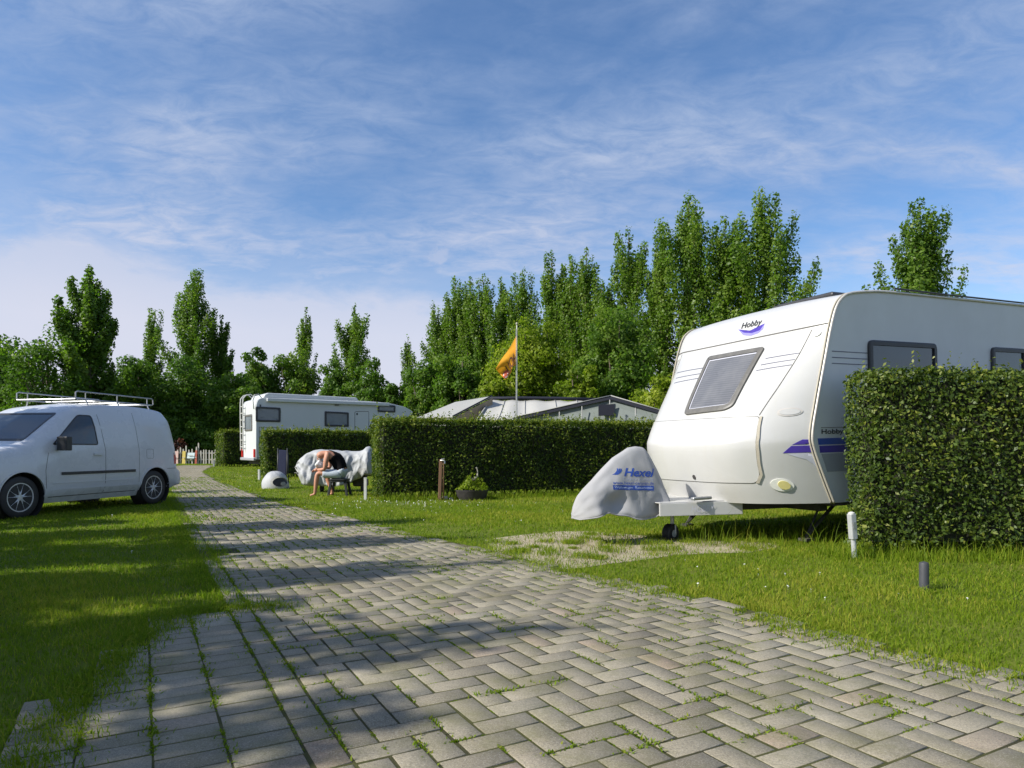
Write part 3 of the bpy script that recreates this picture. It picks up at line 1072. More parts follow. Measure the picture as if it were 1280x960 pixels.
def lettering(fn, body, quad, name, mat, parent, shear=0.0, bold=0.0, spacing=1.0):
    """quad: BL, BR, TR, TL in the surface's own coordinates; fn maps them to a point"""
    vs, fs = text2d(body, shear, bold, spacing)
    BL, BR, TR, TL = [Vector(q) for q in quad]
    P = []
    for x, y in vs:
        q = (BL * (1 - x) + BR * x) * (1 - y) + (TL * (1 - x) + TR * x) * y
        P.append(fn(q.x, q.y))
    return MB().add(P, fs).build(name, mat, parent, recalc=False)


def crom(pts, k):
    out = []
    n = len(pts)
    for i in range(n - 1):
        p0, p1, p2, p3 = [np.array(pts[max(0, min(n - 1, j))], float) for j in (i - 1, i, i + 1, i + 2)]
        for j in range(k):
            t = j / k
            out.append(.5 * ((2 * p1) + (-p0 + p2) * t + (2 * p0 - 5 * p1 + 4 * p2 - p3) * t * t + (-p0 + 3 * p1 - 3 * p2 + p3) * t ** 3))
    out.append(np.array(pts[-1], float))
    return out


# ------------------------------------------------------------------ the caravan
CW, CL = 2.50, 6.0
CARLOC, CARROT = (3.50, 7.25, 0), (0, -.027, .4346)


def build_caravan():
    t = thing('caravan', 'large white touring caravan with violet stripes and a slanted front window', 'caravan', CARLOC, CARROT)
    Mw = Matrix.Translation(CARLOC) @ Euler(CARROT).to_matrix().to_4x4()
    Mi = Mw.inverted()
    # side profile with the bow bulge of the front as third number
    prof = [(-.083, .47, .84), (-.203, .709, .84), (-.36, 1.05, .76), (-.383, 1.22, .69), (-.30, 1.56, .57), (-.18, 1.99, .36), (-.083, 2.33, .18), (0, 2.543, .13), (.096, 2.653, .08), (.24, 2.713, .04), (.60, 2.755, .0), (.85, 2.765, 0)]
    pr = crom(prof, 6)
    rear = [(CL - .55, 2.77, 0), (CL - .25, 2.74, 0), (CL - .1, 2.62, 0), (CL - .04, 2.4, 0), (CL, 1.2, 0), (CL - .04, .62, 0), (CL - .1, .47, 0)]
    pr = pr + crom([prof[-1]] + rear, 3)[1:]
    ts = [.5 - .5 * math.cos(PI * i / 44) for i in range(45)]
    rows = []
    for (x, z, B) in pr:
        row = []
        for tt in ts:
            g = 1 - abs(2 * tt - 1) ** 3.6
            up = .03 * (1 - (2 * tt - 1) ** 2) * min(1, max(0, (z - 2.5) / .2))
            row.append(Vector((x - B * g, tt * CW, z + up)))
        rows.append(row)
    shell = MB().grid(rows)
    # flat floor
    nfront, nrear = 0, len(rows) - 1
    body = shell.build('body', M['white_paint'], t, True, angle=30)
    side_pts = [Vector((x, 0, z)) for (x, z, B) in pr]
    MB().slab(side_pts, (0, .02, 0)).build('side_wall', M['white_side'], t)
    MB().slab([p + Vector((0, CW - .02, 0)) for p in side_pts], (0, .02, 0)).build('side_wall', M['white_side'], t)
    fl = MB(); fl.box(((CL - .2) / 2, CW / 2, .46), (CL - .1, CW - .04, .05))
    fl.box((.05, CW / 2, .415), (.12, CW - .5, .12)); fl.build('floor_pan', M['chassis'], t)
    # aluminium edge trim on both sides
    for u in (-.004, CW + .004):
        tp = [Vector((x, u, z)) for (x, z, B) in pr]
        MB().tube(tp, .016, 6).build('edge_trim', M['trim'], t, True)
        MB().tube([p + Vector((-.028, .012 if u < 1 else -.012, .0)) for p in tp[:62]], .009, 6).build('edge_trim', M['seal'], t, True)
    bv = MB(); bv.v = list(shell.v); bv.f = list(shell.f)
    bv.add(side_pts, [tuple(range(len(side_pts)))])
    bvh = BVHTree.FromPolygons([tuple(v) for v in bv.v], bv.f)
    bvh_side = BVHTree.FromPolygons([tuple(v) for v in side_pts], [tuple(range(len(side_pts)))])
    fs = Surf(bvh, (-3, 0, 0), (0, 1, 0), (0, 0, 1), (1, 0, 0))
    ss = Surf(bvh_side, (0, -2, 0), (1, 0, 0), (0, 0, 1), (0, 1, 0))

    def fp(x, y):
        o, d = px_ray(Mi, x, y)
        h, n, i, dist = bvh.ray_cast(o, d)
        if h is None:
            h = bvh.find_nearest(o + d * 8)[0]
        return (h.y, h.z)

    def sp_(x, y):
        q = px_plane(Mi, x, y, 1, 0.0)
        return (q.x, q.z)
    # front: seams
    a, b_ = fp(846, 442.5), fp(1037, 403.5)
    fl_ = lambda p, q, n=24: [(p[0] + (q[0] - p[0]) * i / n, p[1] + (q[1] - p[1]) * i / n) for i in range(n + 1)]
    ribbon(fs, [(CW - .02, fp(854, 441)[1] - .004)] + [fp(854 + 183 * i / 14, 441 - 37.5 * i / 14) for i in range(15)], .011, .006, 'front_seam', M['seam'], t)
    # corner fairing lines, mirrored
    fl1 = [fp(1015, 412), fp(999, 443), fp(972, 485), fp(949, 519)]
    for mir in (False, True):
        P = [(CW - p[0], p[1]) if mir else p for p in fl1]
        ribbon(fs, P, .007, .003, 'front_seam', M['seam'], t)
    # locker hatch
    h0, h1 = fp(948, 520), fp(817, 532)
    ub, ut = fp(940, 604)[1], h0[1]
    xr = fp(949, 560)[0]
    hp = [fp(*p) for p in [(949.5, 521), (947, 532), (945.3, 548), (945, 564), (946.5, 580), (949.5, 593), (945, 603.5)]]
    ut, ub = hp[0][1], hp[-1][1]
    hl = hp + [(CW - p[0], p[1]) for p in reversed(hp)]
    hl = roundp(hl, .035, 4)
    hatch = patch(fs, hl, .007, 'locker_hatch', M['white_paint'], t, 10, .04)
    ribbon(fs, hl, .014, .004, 'hatch_seam', M['seam'], hatch, closed=True)
    e = [(p[0] - .012, p[1]) for p in hp]
    ribbon(fs, e, .020, .014, 'hatch_seal', M['seal'], hatch)
    lock = fp(868.5, 596)
    patch(fs, [(lock[0] + .022 * math.cos(k * PI / 6), lock[1] + .026 * math.sin(k * PI / 6)) for k in range(12)], .016, 'lock', M['chassis'], hatch, 2)
    # pinstripes
    for (q0, q1) in [((846, 466.5), (879, 460)), ((845, 473), (876, 467)), ((843, 479), (872.5, 473)), ((957, 448.3), (999, 441.3)), ((951, 456.3), (993.5, 449.3)), ((945.5, 463.3), (989.5, 456))]:
        ribbon(fs, [fp(*q0), fp(*q1)], .010, .002, 'pinstripe', M['pinstripe'], t)
    # slanted front window
    wl = [fp(886.5, 447), fp(957, 434.5), fp(917, 508), fp(906, 513.5), fp(856, 519.5)]
    wl = roundp(wl, [.05, .04, .05, .06, .05], 5)
    fw_ = fitted_window(fs, wl, .055, .028, t, M['grey_frame'], M['blind'], 'front_window', .04)
    ribbon(fs, inset(dens(wl, .05, True), .062), .012, .016, 'window_seal', M['pale_decal'], fw_, .05, True)
    # maker's mark
    bx = [fp(927, 413.5), fp(953.5, 407.5), fp(953.5, 398.5), fp(927, 404.5)]
    lettering(lambda a, b: fs.p(a, b, .005), 'Hobby', bx, 'lettering', M['lettering'], t, .35, .015)
    sw = [fp(*p) for p in [(923, 412), (930, 414), (942, 413.5), (950, 410), (956, 404.5), (954, 411), (948, 416.5), (938, 420), (929, 419)]]
    patch(fs, sw, .003, 'emblem', M['lilac'], t, 4, .02)
    sw = [fp(*p) for p in [(923, 412), (930, 414.5), (942, 414.6), (950, 411.5), (956, 404.5), (950, 413), (940, 416.5), (930, 416)]]
    patch(fs, sw, .0045, 'emblem', M['purple'], t, 3, .02)
    # fittings

    def oval(c, rx, rz, n=20):
        return [(c[0] + rx * math.cos(k * 2 * PI / n), c[1] + rz * math.sin(k * 2 * PI / n)) for k in range(n)]
    for mir in (False, True):
        mm = lambda c: (CW - c[0], c[1]) if mir else c
        c = mm(fp(986.5, 515))
        o = patch(fs, oval(c, .078, .045), .006, 'air_vent', M['trim'], t, 3, .03)
        patch(fs, oval(c, .064, .032), .0105, 'vent_plate', M['white_paint'], o, 3, .03)
        c = mm(fp(1021.5, 416.5))
        o = patch(fs, oval(c, .036, .036), .012, 'marker_lamp', M['clear_lens'], t, 3, .03)
        c = mm(fp(977, 606))
        o = patch(fs, oval(c, .066, .068), .010, 'position_lamp', M['clear_lens'], t, 4, .03)
        patch(fs, oval((c[0] - (.012 if not mir else -.012), c[1]), .034, .046), .020, 'amber_lens', M['amber'], o, 3, .02)
    # violet flash on the nose and the side
    up_ = [fp(*p) for p in [(990, 556), (1003, 549.3), (1018, 547.5), (1018.5, 555)]]
    patch(fs, up_, .003, 'stripe', M['purple'], t, 3, .03)
    lo_ = [fp(*p) for p in [(978.5, 566.5), (989, 557.4), (1019, 556.6), (1019.8, 565)]]
    patch(fs, lo_, .003, 'stripe', M['purple'], t, 3, .03)
    gl = [fp(*p) for p in [(984, 567.6), (1020, 566.3), (1024, 580), (1028, 591), (1018, 581), (1003, 571)]]
    patch(fs, gl, .003, 'stripe', M['pale_decal'], t, 3, .03)

    def quadside(x0p, pts, mat, name='stripe'):
        return patch(ss, pts, .003, name, mat, t, 2, .3)
    l1, l2, l3, l4, l5 = sp_(1022, 548), sp_(1023, 556), sp_(1024, 557.3), sp_(1025, 566), sp_(1033, 590)
    XE = 5.2
    quadside(0, [l1, (XE, l1[1]), (XE, l2[1]), l2], M['blue'])
    quadside(0, [l3, (XE, l3[1]), (XE, l4[1]), l4], M['purple'])
    quadside(0, [(l4[0] + .02, l4[1] - .012), (XE, l4[1] - .012), (XE, l5[1]), (l5[0] + .01, l5[1])], M['grey_decal'])
    q = [sp_(1026.5, 544.5), sp_(1061, 543.5), sp_(1061, 535.5), sp_(1026.5, 536.5)]
    lettering(lambda a, b: ss.p(a, b, .004), 'Hobby r', q, 'lettering', M['lettering'], t, 0, .02)
    lk = sp_(1026, 534.5); ribbon(ss, [(lk[0], lk[1]), (XE, lk[1])], .005, .0022, 'pinstripe', M['seam'], t, .4)
    for yy in (438.8, 446.5, 454):
        s0 = sp_(1038, yy); s1 = sp_(1084, yy + 2)
        ribbon(ss, [(s0[0] + .02, s0[1]), (s1[0], s0[1] - .004)], .009, .003, 'pinstripe', M['pinstripe'], t, .2)
    # side windows
    w0 = sp_(1084, 425)
    for i, (dx, wd) in enumerate([(0, 1.15), (2.2, .7), (3.5, .9)]):
        wl = roundp([(w0[0] + dx, w0[1]), (w0[0] + dx + wd, w0[1]), (w0[0] + dx + wd, w0[1] - .56), (w0[0] + dx, w0[1] - .56)], .07, 5)
        fitted_window(ss, wl, .055, .03, t, M['dark_plastic'], M['dark_glass'], 'side_window', .08)
    # awning rail along the side roof edge
    r0 = sp_(1118, 361.5)
    MB().tube([(r0[0] - .02, -.012, r0[1] + .004), (r0[0] + 1.0, -.014, r0[1] - .005), (CL - .3, -.014, r0[1] - .005)], .011, 6).build('awning_rail', M['dark_plastic'], t)
    # roof light edge-on above the front, and a second one
    rl = MB(); rl.box((.66, .80, 2.785), (.56, .90, .05))
    rr = rl.build('roof_light', M['dark_plastic'], t, bevel=.02)
    MB().box((.66, .80, 2.815), (.46, .8, .02)).build('pane', M['dark_glass'], rr)
    MB().box((3.2, 1.18, 2.85), (.5, .5, .09)).build('roof_light', M['dark_plastic'], t, bevel=.02)
    # chassis: A-frame, white A-frame cover, coupling, steadies, wheels
    tip = Vector((-2.28, CW / 2, .42))
    for s in (-1, 1):
        c = MB()
        p0 = Vector((.9, CW / 2 + s * .72, .40)); p1 = Vector((-2.0, CW / 2 + s * .07, .42))
        d = (p1 - p0).normalized(); nrm = Vector((-d.y, d.x, 0)) * .025
        c.slab([p0 - nrm + Vector((0, 0, -.05)), p1 - nrm + Vector((0, 0, -.05)), p1 - nrm + Vector((0, 0, .04)), p0 - nrm + Vector((0, 0, .04))], nrm * 2)
        c.build('drawbar', M['chassis'], t)
    for s in (-1, 1):
        c = MB(); c.box((2.9, CW / 2 + s * .72, .395), (4.2, .05, .10)); c.build('chassis_rail', M['chassis'], t)
    # skirt panel under the nose
    xa, xb = -.72, -1.62
    ua, ub2 = .66, .96
    cv = MB()
    top = .485; bot = .335
    A0 = [(xa, ua, bot), (xb, ub2, bot + .01), (xb, ub2, top), (xa, ua, top)]
    cv.slab(A0, (.01, .03, 0))
    cv.slab([(xa, CW - ua, bot), (xb, CW - ub2, bot + .01), (xb, CW - ub2, top), (xa, CW - ua, top)], (.01, -.03, 0))
    cv.slab([(xa + .25, ua - .02, top), (xb, ub2 + .002, top), (xb, CW - ub2 - .002, top), (xa + .25, CW - ua + .02, top)], (0, 0, .010))
    dc = cv.build('drawbar_cover', M['white_paint'], t, bevel=.008)
    def dpt(a, b):
        v = Vector((xa + (xb - xa) * a, ua + (ub2 - ua) * a, bot + (top - bot) * b))
        return v + Vector((-.01, -.008, 0))
    lettering(dpt, 'HOBBY', [(.62, .30), (.34, .30), (.34, .78), (.62, .78)], 'lettering', M['pale_decal'], dc, .2, .0)
    gh = MB(); gp_ = Vector((-1.18, .80, .53)); gh.box(gp_, (.26, .06, .035), (0, 0, .0)); gh.build('grab_handle', M['steel'], t, bevel=.012)
    c = MB(); c.box((-2.05, CW / 2, .44), (.42, .11, .10)); c.tube([(-1.95, CW / 2, .47), (-1.75, CW / 2 + .02, .78)], .016, 6)
    c.build('coupling', M['chassis'], t, bevel=.01)
    for u, dx in ((.34, .1), (CW - .42, -.12)):
        c = MB(); c.tube([(dx + .25, u, .42), (dx - .22, u, .07)], .02, 6); c.tube([(dx + .05, u + .03, .42), (dx - .22, u, .07)], .014, 6); c.box((dx - .22, u, .045), (.12, .12, .03))
        c.build('corner_steady', M['chassis'], t)
    # jockey wheel
    jx, ju = -1.26, CW / 2 - .04
    c = MB(); c.tube([(jx, ju, .14), (jx, ju, .49)], .024, 10); c.tube([(jx, ju - .055, .10), (jx, ju - .055, .2), (jx, ju + .055, .2), (jx, ju + .055, .10)], .011, 6)
    jk = c.build('jockey_wheel', M['steel'], t, True, angle=40)
    R_ = Matrix.Translation((jx - .03, ju, .108)) @ Matrix.Rotation(PI / 2, 4, 'X') @ Matrix.Rotation(.3, 4, 'Y')
    MB().lathe([(.04, -.05), (.094, -.052), (.108, -.038), (.108, .038), (.094, .052), (.04, .05)], 24, R_).build('tyre', M['black_rubber'], jk, True, angle=35)
    MB().lathe([(.0, -.06), (.042, -.056), (.042, .056), (.0, .06)], 16, R_, cap=False).build('rim', M['grey_post'], jk, True, angle=35)
    for u in (.14, CW - .14):
        R_ = Matrix.Translation((3.3, u, .31)) @ Matrix.Rotation(PI / 2, 4, 'X')
        w = MB().lathe([(.19, -.09), (.28, -.095), (.315, -.07), (.315, .07), (.28, .095), (.19, .09)], 32, R_).build('wheel', M['black_rubber'], t, True, angle=35)
        MB().lathe([(.0, -.07), (.06, -.075), (.19, -.06), (.19, .06), (.06, .07), (0, .07)], 24, R_, cap=False).build('rim', M['steel'], w, True, angle=35)
    return t, Mw, Mi, bvh


caravan, CMw, CMi, CBVH = build_caravan()


# cloth cover over the caravan's coupling, a thing of its own
def build_cover():
    t = thing('hitch_cover', 'grey cloth cover with blue Hexel lettering over the caravan coupling', 'cover', CARLOC, CARROT)
    un = CW / 2 - .12
    q = lambda x, y: px_plane(CMi, x, y, 1, un)
    top = [(716.5, 637), (718, 629), (722, 620), (731, 609), (741, 599), (754, 584), (766, 572), (777, 565), (785, 559.5), (795, 557.8), (804, 559), (810, 567), (817, 581), (823, 598), (827, 613), (829, 630)]
    bot = [(716.5, 637), (720, 647), (726, 650.5), (734, 648), (744, 643.5), (757, 641), (772, 643), (788, 647), (802, 648.5), (813, 645), (821, 640), (826, 637), (828, 635), (829, 634)]
    qt = lambda x, y: px_plane(CMi, x, y, 1, CW / 2)
    T = [(p.x, p.z) for p in [qt(*a) for a in top]]; Bt = [(p.x, p.z) for p in [q(*a) for a in bot]]
    x0, x1 = T[0][0], T[-1][0]
    nx, nq = 46, 34
    tx, tz = [p[0] for p in T], [p[1] for p in T]
    bx, bz = [p[0] for p in Bt], [p[1] for p in Bt]
    near = {}

    def pt(fx, v):
        """v 0 near hem .. .5 ridge .. 1 far hem"""
        x = x0 + (x1 - x0) * (.5 - .5 * math.cos(PI * fx)) if False else x0 + (x1 - x0) * fx
        zt = float(np.interp(x, tx, tz)); zb = float(np.interp(x, bx, bz))
        env = min(1, (fx / .16)) ** .5 * min(1, ((1 - fx) / .10) + .35) ** .5
        w = (.02 + .205 * env) * min(1, .3 + (zt - zb) / .35)
        f = 1 - abs(2 * v - 1)            # 0 hem, 1 ridge
        sgn = -1 if v < .5 else 1
        prof_ = (1 - f ** 1.35) ** .95
        rid = .012
        y = sgn * (w * prof_ + rid * (1 - prof_))
        z = zb + (zt - zb) * (1 - (1 - f) ** 1.25)
        # folds running down from the ridge and a sag between coupling and jockey wheel
        fold = .014 * math.sin(fx * 15 + 3.2 * f) * (1 - f) ** .7 + .009 * abs(math.sin(fx * 23 - 5 * f + 1)) * (1 - f) + .006 * math.sin(fx * 47 + 9 * f) * (1 - f)
        dent = -.10 * math.exp(-((fx - .37) / .13) ** 2 - ((f - .16) / .17) ** 2) - .02 * math.exp(-((fx - .77) / .12) ** 2 - ((f - .10) / .13) ** 2)
        wr = .02 * abs(mnoise.noise(Vector((fx * 3.2 + f * 1.2, f * 2.0 - fx * 1.4, 7.0)))) + .016 * mnoise.noise(Vector((fx * 9, f * 6, 2.0))) + .007 * mnoise.noise(Vector((fx * 24, f * 17, 4.0)))
        y += sgn * (fold * .6 + dent + wr * (1 - f) ** .4)
        z += .006 * math.sin(fx * 30 + v * 5) * (1 - f)
        return Vector((x, CW / 2 + y, z))
    rows = [[pt(i / nx, j / nq) for j in range(nq + 1)] for i in range(nx + 1)]
    r0 = rows[0]
    rows.insert(0, [Vector((x0 - .012, CW / 2, r0[j].z * .6 + .4 * (r0[0].z + r0[nq // 2].z) / 2)) for j in range(nq + 1)])
    mb = MB().grid(rows)
    o = mb.build('cloth', M['cover'], t, True)
    sd = o.modifiers.new('hem', 'SOLIDIFY'); sd.thickness = .005
    # rolled hem
    MB().tube([r[0] for r in rows], .007, 6).build('hem', M['cover'], t, True)
    bv = BVHTree.FromPolygons([tuple(v) for v in mb.v], mb.f)
    sf = Surf(bv, (0, -2, 0), (1, 0, 0), (0, 0, 1), (0, 1, 0))

    def cp(x, y):
        o_, d = px_ray(CMi, x, y)
        h = bv.ray_cast(o_, d)[0] or px_plane(CMi, x, y, 1, un)
        return (h.x, h.z)
    fn = lambda a, b: sf.p(a, b, .0025)

    def quad(x0_, y0_, x1_, y1_, dy=0):
        return [cp(x0_, y1_), cp(x1_, y1_ + dy), cp(x1_, y0_ + dy), cp(x0_, y0_)]
    lettering(fn, 'Hexel', quad(780, 585, 817.3, 595.5, .8), 'lettering', M['navy_ink'], t, .22, .028)
    lettering(fn, ')))', quad(765.2, 585.5, 777, 593.5, .2), 'logo', M['navy_ink'], t, .45, .03, .75)
    lettering(fn, 'Caravan Comfort', quad(778.5, 596.8, 816, 600.4, .6), 'lettering', M['faint_ink'], t, 0, 0)
    lettering(fn, 'www.hexel-caravan.de', quad(766, 601.5, 817, 605.3, .7), 'lettering', M['navy_ink'], t, 0, .006)
    loop = [cp(766, 606.3), cp(817, 607.2), cp(817.2, 613.2), cp(766.5, 612)]
    band = patch(sf, loop, .003, 'print_band', M['navy_ink'], t, 4, .02, edge=False)
    lettering(lambda a, b: sf.p(a, b, .0045), 'Wohnwagen  Reisemobile', quad(768, 607.6, 815.5, 611.4, .8), 'lettering', M['white_ink'], band, 0, 0)
    return t


build_cover()


# ------------------------------------------------------------------ the white delivery van
def build_van():
    LOC, ROT = (-7.53, 12.93, 0), (0, 0, math.atan2(.975, .22))
    t = thing('van', 'white panel van with a roof rack parked on the grass by the road', 'van', LOC, ROT)
    Mw = Matrix.Translation(LOC) @ Euler(ROT).to_matrix().to_4x4(); Mi = Mw.inverted()
    #      x, roof z, bottom z, width scale, roof-inward
    st = [(-3.56, .62, .34, .70, .1), (-3.50, .80, .25, .86, .1), (-3.36, .93, .20, .95, .12), (-3.0, 1.04, .19, .99, .14), (-2.62, 1.11, .19, 1, .15), (-2.36, 1.28, .19, 1, .2), (-2.0, 1.53, .19, 1, .22),
          (-1.72, 1.69, .19, 1, .22), (-1.4, 1.775, .19, 1, .2), (-.9, 1.82, .19, 1, .19), (-.3, 1.82, .19, 1, .18), (.05, 1.80, .2, 1, .18), (.26, 1.775, .22, .995, .18), (.37, 1.735, .24, .99, .17), (.445, 1.62, .26, .985, .14),
          (.51, 1.36, .27, .98, .10), (.56, 1.0, .28, .975, .06), (.59, .74, .29, .97, .04), (.61, .66, .30, .965, .03), (.70, .60, .31, .95, .03), (.735, .50, .33, .92, .03)]
    S_ = crom([tuple(s) for s in st], 3)
    HW = .885
    rows = []
    for (x, zr, zb, ws, rin) in S_:
        h = zr - zb
        W = HW * ws
        zw = min(zr - .04 * h, max(zb + .5 * h, 1.02)) if zr > 1.15 else zb + .8 * h
        half = [(0, zb), (W * .86, zb), (W * .97, zb + .10 * h), (W * .995, zb + .25 * (zw - zb) + .0), (W, zb + .55 * (zw - zb)), (W * .985, zw),
                (W * (1 - rin * .35), zw + .5 * (zr - zw)), (W * (1 - rin * .75), zw + .85 * (zr - zw)), (W * (1 - rin * 1.3), zw + .975 * (zr - zw)), (W * .45, zr), (0, zr + .012 * h)]
        ring = [Vector((x, -a, z)) for a, z in half] + [Vector((x, a, z)) for a, z in reversed(half[1:-1])]
        rows.append(ring)
    mb = MB().grid(rows, True)
    n = len(rows[0])
    mb.f.append(list(range(n))); mb.f.append([(len(rows) - 1) * n + k for k in range(n)])
    body = mb.build('body', M['van_paint'], t, True, angle=38)
    bvh = BVHTree.FromPolygons([tuple(v) for v in mb.v], mb.f)
    # wheel openings
    cut = MB()
    for wx in (0, -2.70):
        for s in (-1, 1):
            R_ = Matrix.Translation((wx, s * .82, .315)) @ Matrix.Rotation(PI / 2, 4, 'X')
            cut.lathe([(.375, -.2), (.375, .2)], 40, R_)
    co = cut.build('cutter', M['chassis'], t)
    md = body.modifiers.new('arches', 'BOOLEAN'); md.operation = 'DIFFERENCE'; md.object = co; md.solver = 'EXACT'
    bpy.context.view_layer.update()
    dg = bpy.context.evaluated_depsgraph_get()
    me = bpy.data.meshes.new_from_object(body.evaluated_get(dg))
    body.modifiers.clear(); body.data = me
    bpy.data.objects.remove(co)
    sl = Surf(bvh, (0, -2, 0), (1, 0, 0), (0, 0, 1), (0, 1, 0))
    sr = Surf(bvh, (0, 2, 0), (1, 0, 0), (0, 0, 1), (0, -1, 0))
    sb = Surf(bvh, (2, 0, 0), (0, 1, 0), (0, 0, 1), (-1, 0, 0))
    sfw = Surf(bvh, (-5, 0, 0), (0, 1, 0), (0, 0, 1), (1, 0, 0))
    for wx in (0, -2.70):
        for s in (-1, 1):
            R_ = Matrix.Translation((wx, s * .66, .315)) @ Matrix.Rotation(PI / 2 * (1 if s < 0 else -1), 4, 'X')
            MB().lathe([(0, -.035), (.374, -.035), (.374, .205)], 40, R_, cap=False).build('arch_liner', M['black_rubber'], t, True, angle=40)
            arch = [(wx + .385 * math.cos(a), .315 + .385 * math.sin(a)) for a in [(-.22 + (PI + .44) * i / 24) for i in range(25)]]
            arch = [a for a in arch if a[1] > .24]
            ribbon(sl if s < 0 else sr, arch, .022, .012, 'arch_lip', M['van_paint'], t, .06)
            # wheel
            yo = s * .745
            R_ = Matrix.Translation((wx, yo, .315)) @ Matrix.Rotation(PI / 2 * (1 if s < 0 else -1), 4, 'X')
            ty = MB().lathe([(.205, -.09), (.285, -.10), (.312, -.08), (.315, 0), (.312, .08), (.285, .10), (.222, .098), (.215, .085)], 40, R_).build('wheel', M['black_rubber'], t, True, angle=40)
            rim = MB().lathe([(.216, .03), (.216, .092), (.203, .092), (.195, .055), (.195, .02)], 40, R_, cap=False)
            for k in range(10):
                a0 = k * PI / 5 + (.13 if k % 2 else -.13)
                a1 = (k // 2) * 2 * PI / 5 + PI / 10 + (.02 if k % 2 else -.02)
                a0 = a1 + (.26 if k % 2 else -.26)
                P0 = R_ @ Vector((.035 * math.cos(a1), .035 * math.sin(a1), .075)); P1 = R_ @ Vector((.2 * math.cos(a0), .2 * math.sin(a0), .07))
                rim.tube([P0, P0.lerp(P1, .5), P1], [.019, .014, .016], 6)
            rim.lathe([(.0, .088), (.045, .085), (.06, .07), (.06, .05)], 20, R_, cap=False)
            ro = rim.build('rim', M['alloy'], ty, True, angle=40)
            MB().lathe([(.0, .025), (.195, .025)], 24, R_, cap=False).build('brake_disc', M['chassis'], ty)
    # sliding rail, door seams, sill
    pl = lambda x, y: (lambda v: (v.x, v.z))(px_plane(Mi, x, y, 1, -.88))
    r0, r1 = pl(128, 590.2), pl(169, 588)
    ribbon(sl, [(-2.05, r1[1] - .0), (r1[0], r1[1])], .045, .012, 'rubbing_strip', M['dark_plastic'], t, .1)
    ribbon(sr, [(-2.05, r1[1]), (r1[0], r1[1])], .045, .012, 'rubbing_strip', M['dark_plastic'], t, .1)
    for sfx in (sl, sr):
        ribbon(sfx, [(-2.3, .34), (-2.32, .70), (-2.25, 1.05)], .008, .0015, 'door_seam', M['seam'], t, .08)
        ribbon(sfx, [(-1.18, .30), (-1.16, 1.0), (-1.25, 1.62)], .008, .0015, 'door_seam', M['seam'], t, .08)
        ribbon(sfx, [(-.42, .36), (-.40, 1.0), (-.47, 1.68)], .006, .0015, 'door_seam', M['seam'], t, .08)
        ribbon(sfx, [(-2.25, .285), (-.45, .285)], .012, .002, 'sill_seam', M['seam'], t, .1)
        win = roundp([(-2.18, 1.10), (-1.30, 1.10), (-1.36, 1.60), (-1.62, 1.60)], [.04, .05, .06, .05], 4)
        fitted_window(sfx, win, .02, .006, t, M['dark_plastic'], M['van_glass'], 'door_window', .06)
        patch(sfx, [(-1.42, .93), (-1.24, .93), (-1.24, .965), (-1.42, .965)], .025, 'door_handle', M['van_paint'], t, 2)
    # rear end: screen, lamps, bumper, seam
    scr = roundp([(-.58, 1.12), (.58, 1.12), (.52, 1.55), (-.52, 1.55)], .06, 4)
    fitted_window(sb, scr, .02, .008, t, M['dark_plastic'], M['van_glass'], 'rear_screen', .06)
    for s in (-1, 1):
        lp = [(s * .76, .76), (s * .86, .76), (s * .80, 1.15), (s * .72, 1.15)]
        patch(sb, lp, .012, 'rear_lamp', M['red_lens'], t, 3)
        lp = [(s * .5, .72), (s * .8, .74), (s * .82, .92), (s * .62, .90)]
        patch(sfw, lp, .01, 'headlight', M['clear_lens'], t, 3)
    for sfx in (sl, sr):
        ribbon(sfx, [(-2.2, .50), (-.50, .50)], .014, .006, 'crease', M['van_paint'], t, .1)
        ribbon(sfx, [(-2.2, .40), (-.48, .40)], .012, .005, 'crease', M['van_paint'], t, .1)
        ribbon(sfx, roundp([(-.22, .86), (-.05, .86), (-.05, 1.03), (-.22, 1.03)], .03, 3), .006, .001, 'fuel_flap', M['seam'], t, .04, True)
        patch(sfx, [(.50, .74), (.575, .74), (.56, .96), (.50, .96)], .004, 'rear_lamp', M['red_lens'], t, 2, .04)
    patch(sb, [(-.26, .50), (.26, .50), (.26, .61), (-.26, .61)], .012, 'number_plate', M['white_post'], t, 2)
    patch(sfw, [(-.26, .40), (.26, .40), (.26, .51), (-.26, .51)], .02, 'number_plate', M['white_post'], t, 2)
    ribbon(sb, [(-.84, .66), (.84, .66)], .02, .002, 'bumper_seam', M['seam'], t, .1)
    ribbon(sl, [(.30, .66), (.60, .66)], .010, .002, 'bumper_seam', M['seam'], t, .05)
    ws_ = roundp([(-.68, 1.16), (.68, 1.16), (.60, 1.62), (-.60, 1.62)], .06, 4)
    fitted_window(sfw, ws_, .03, .006, t, M['dark_plastic'], M['van_glass'], 'windscreen', .06)
    patch(sfw, roundp([(-.45, .52), (.45, .52), (.45, .68), (-.45, .68)], .04), .008, 'grille', M['dark_plastic'], t, 2)
    for s in (-1, 1):
        mr = MB(); mr.box((-2.1, s * 1.0, 1.12), (.10, .20, .22)); mr.tube([(-2.1, s * .88, 1.06), (-2.1, s * .95, 1.08)], .025, 6)
        mr.build('wing_mirror', M['dark_plastic'], t, bevel=.03)
    # roof rack
    zr = 1.98
    rk = MB()
    xs0, xs1 = -1.5, .26
    for s in (-1, 1):
        y = s * .60
        rk.tube([(xs0, y, zr - .11), (xs1 - .02, y, zr - .11)], .012, 6)
        rk.tube([(xs0, y, zr - .10), (xs0, y, zr), (xs0 + .04, y, zr + .02), (xs1 - .05, y, zr + .01), (xs1 - .01, y, zr - .01), (xs1, y, zr - .10)], .012, 6)
    for x in (-1.5, -.95, -.4, .1, .24):
        rk.tube([(x, -.60, zr - .11), (x, .60, zr - .11)], .011, 6)
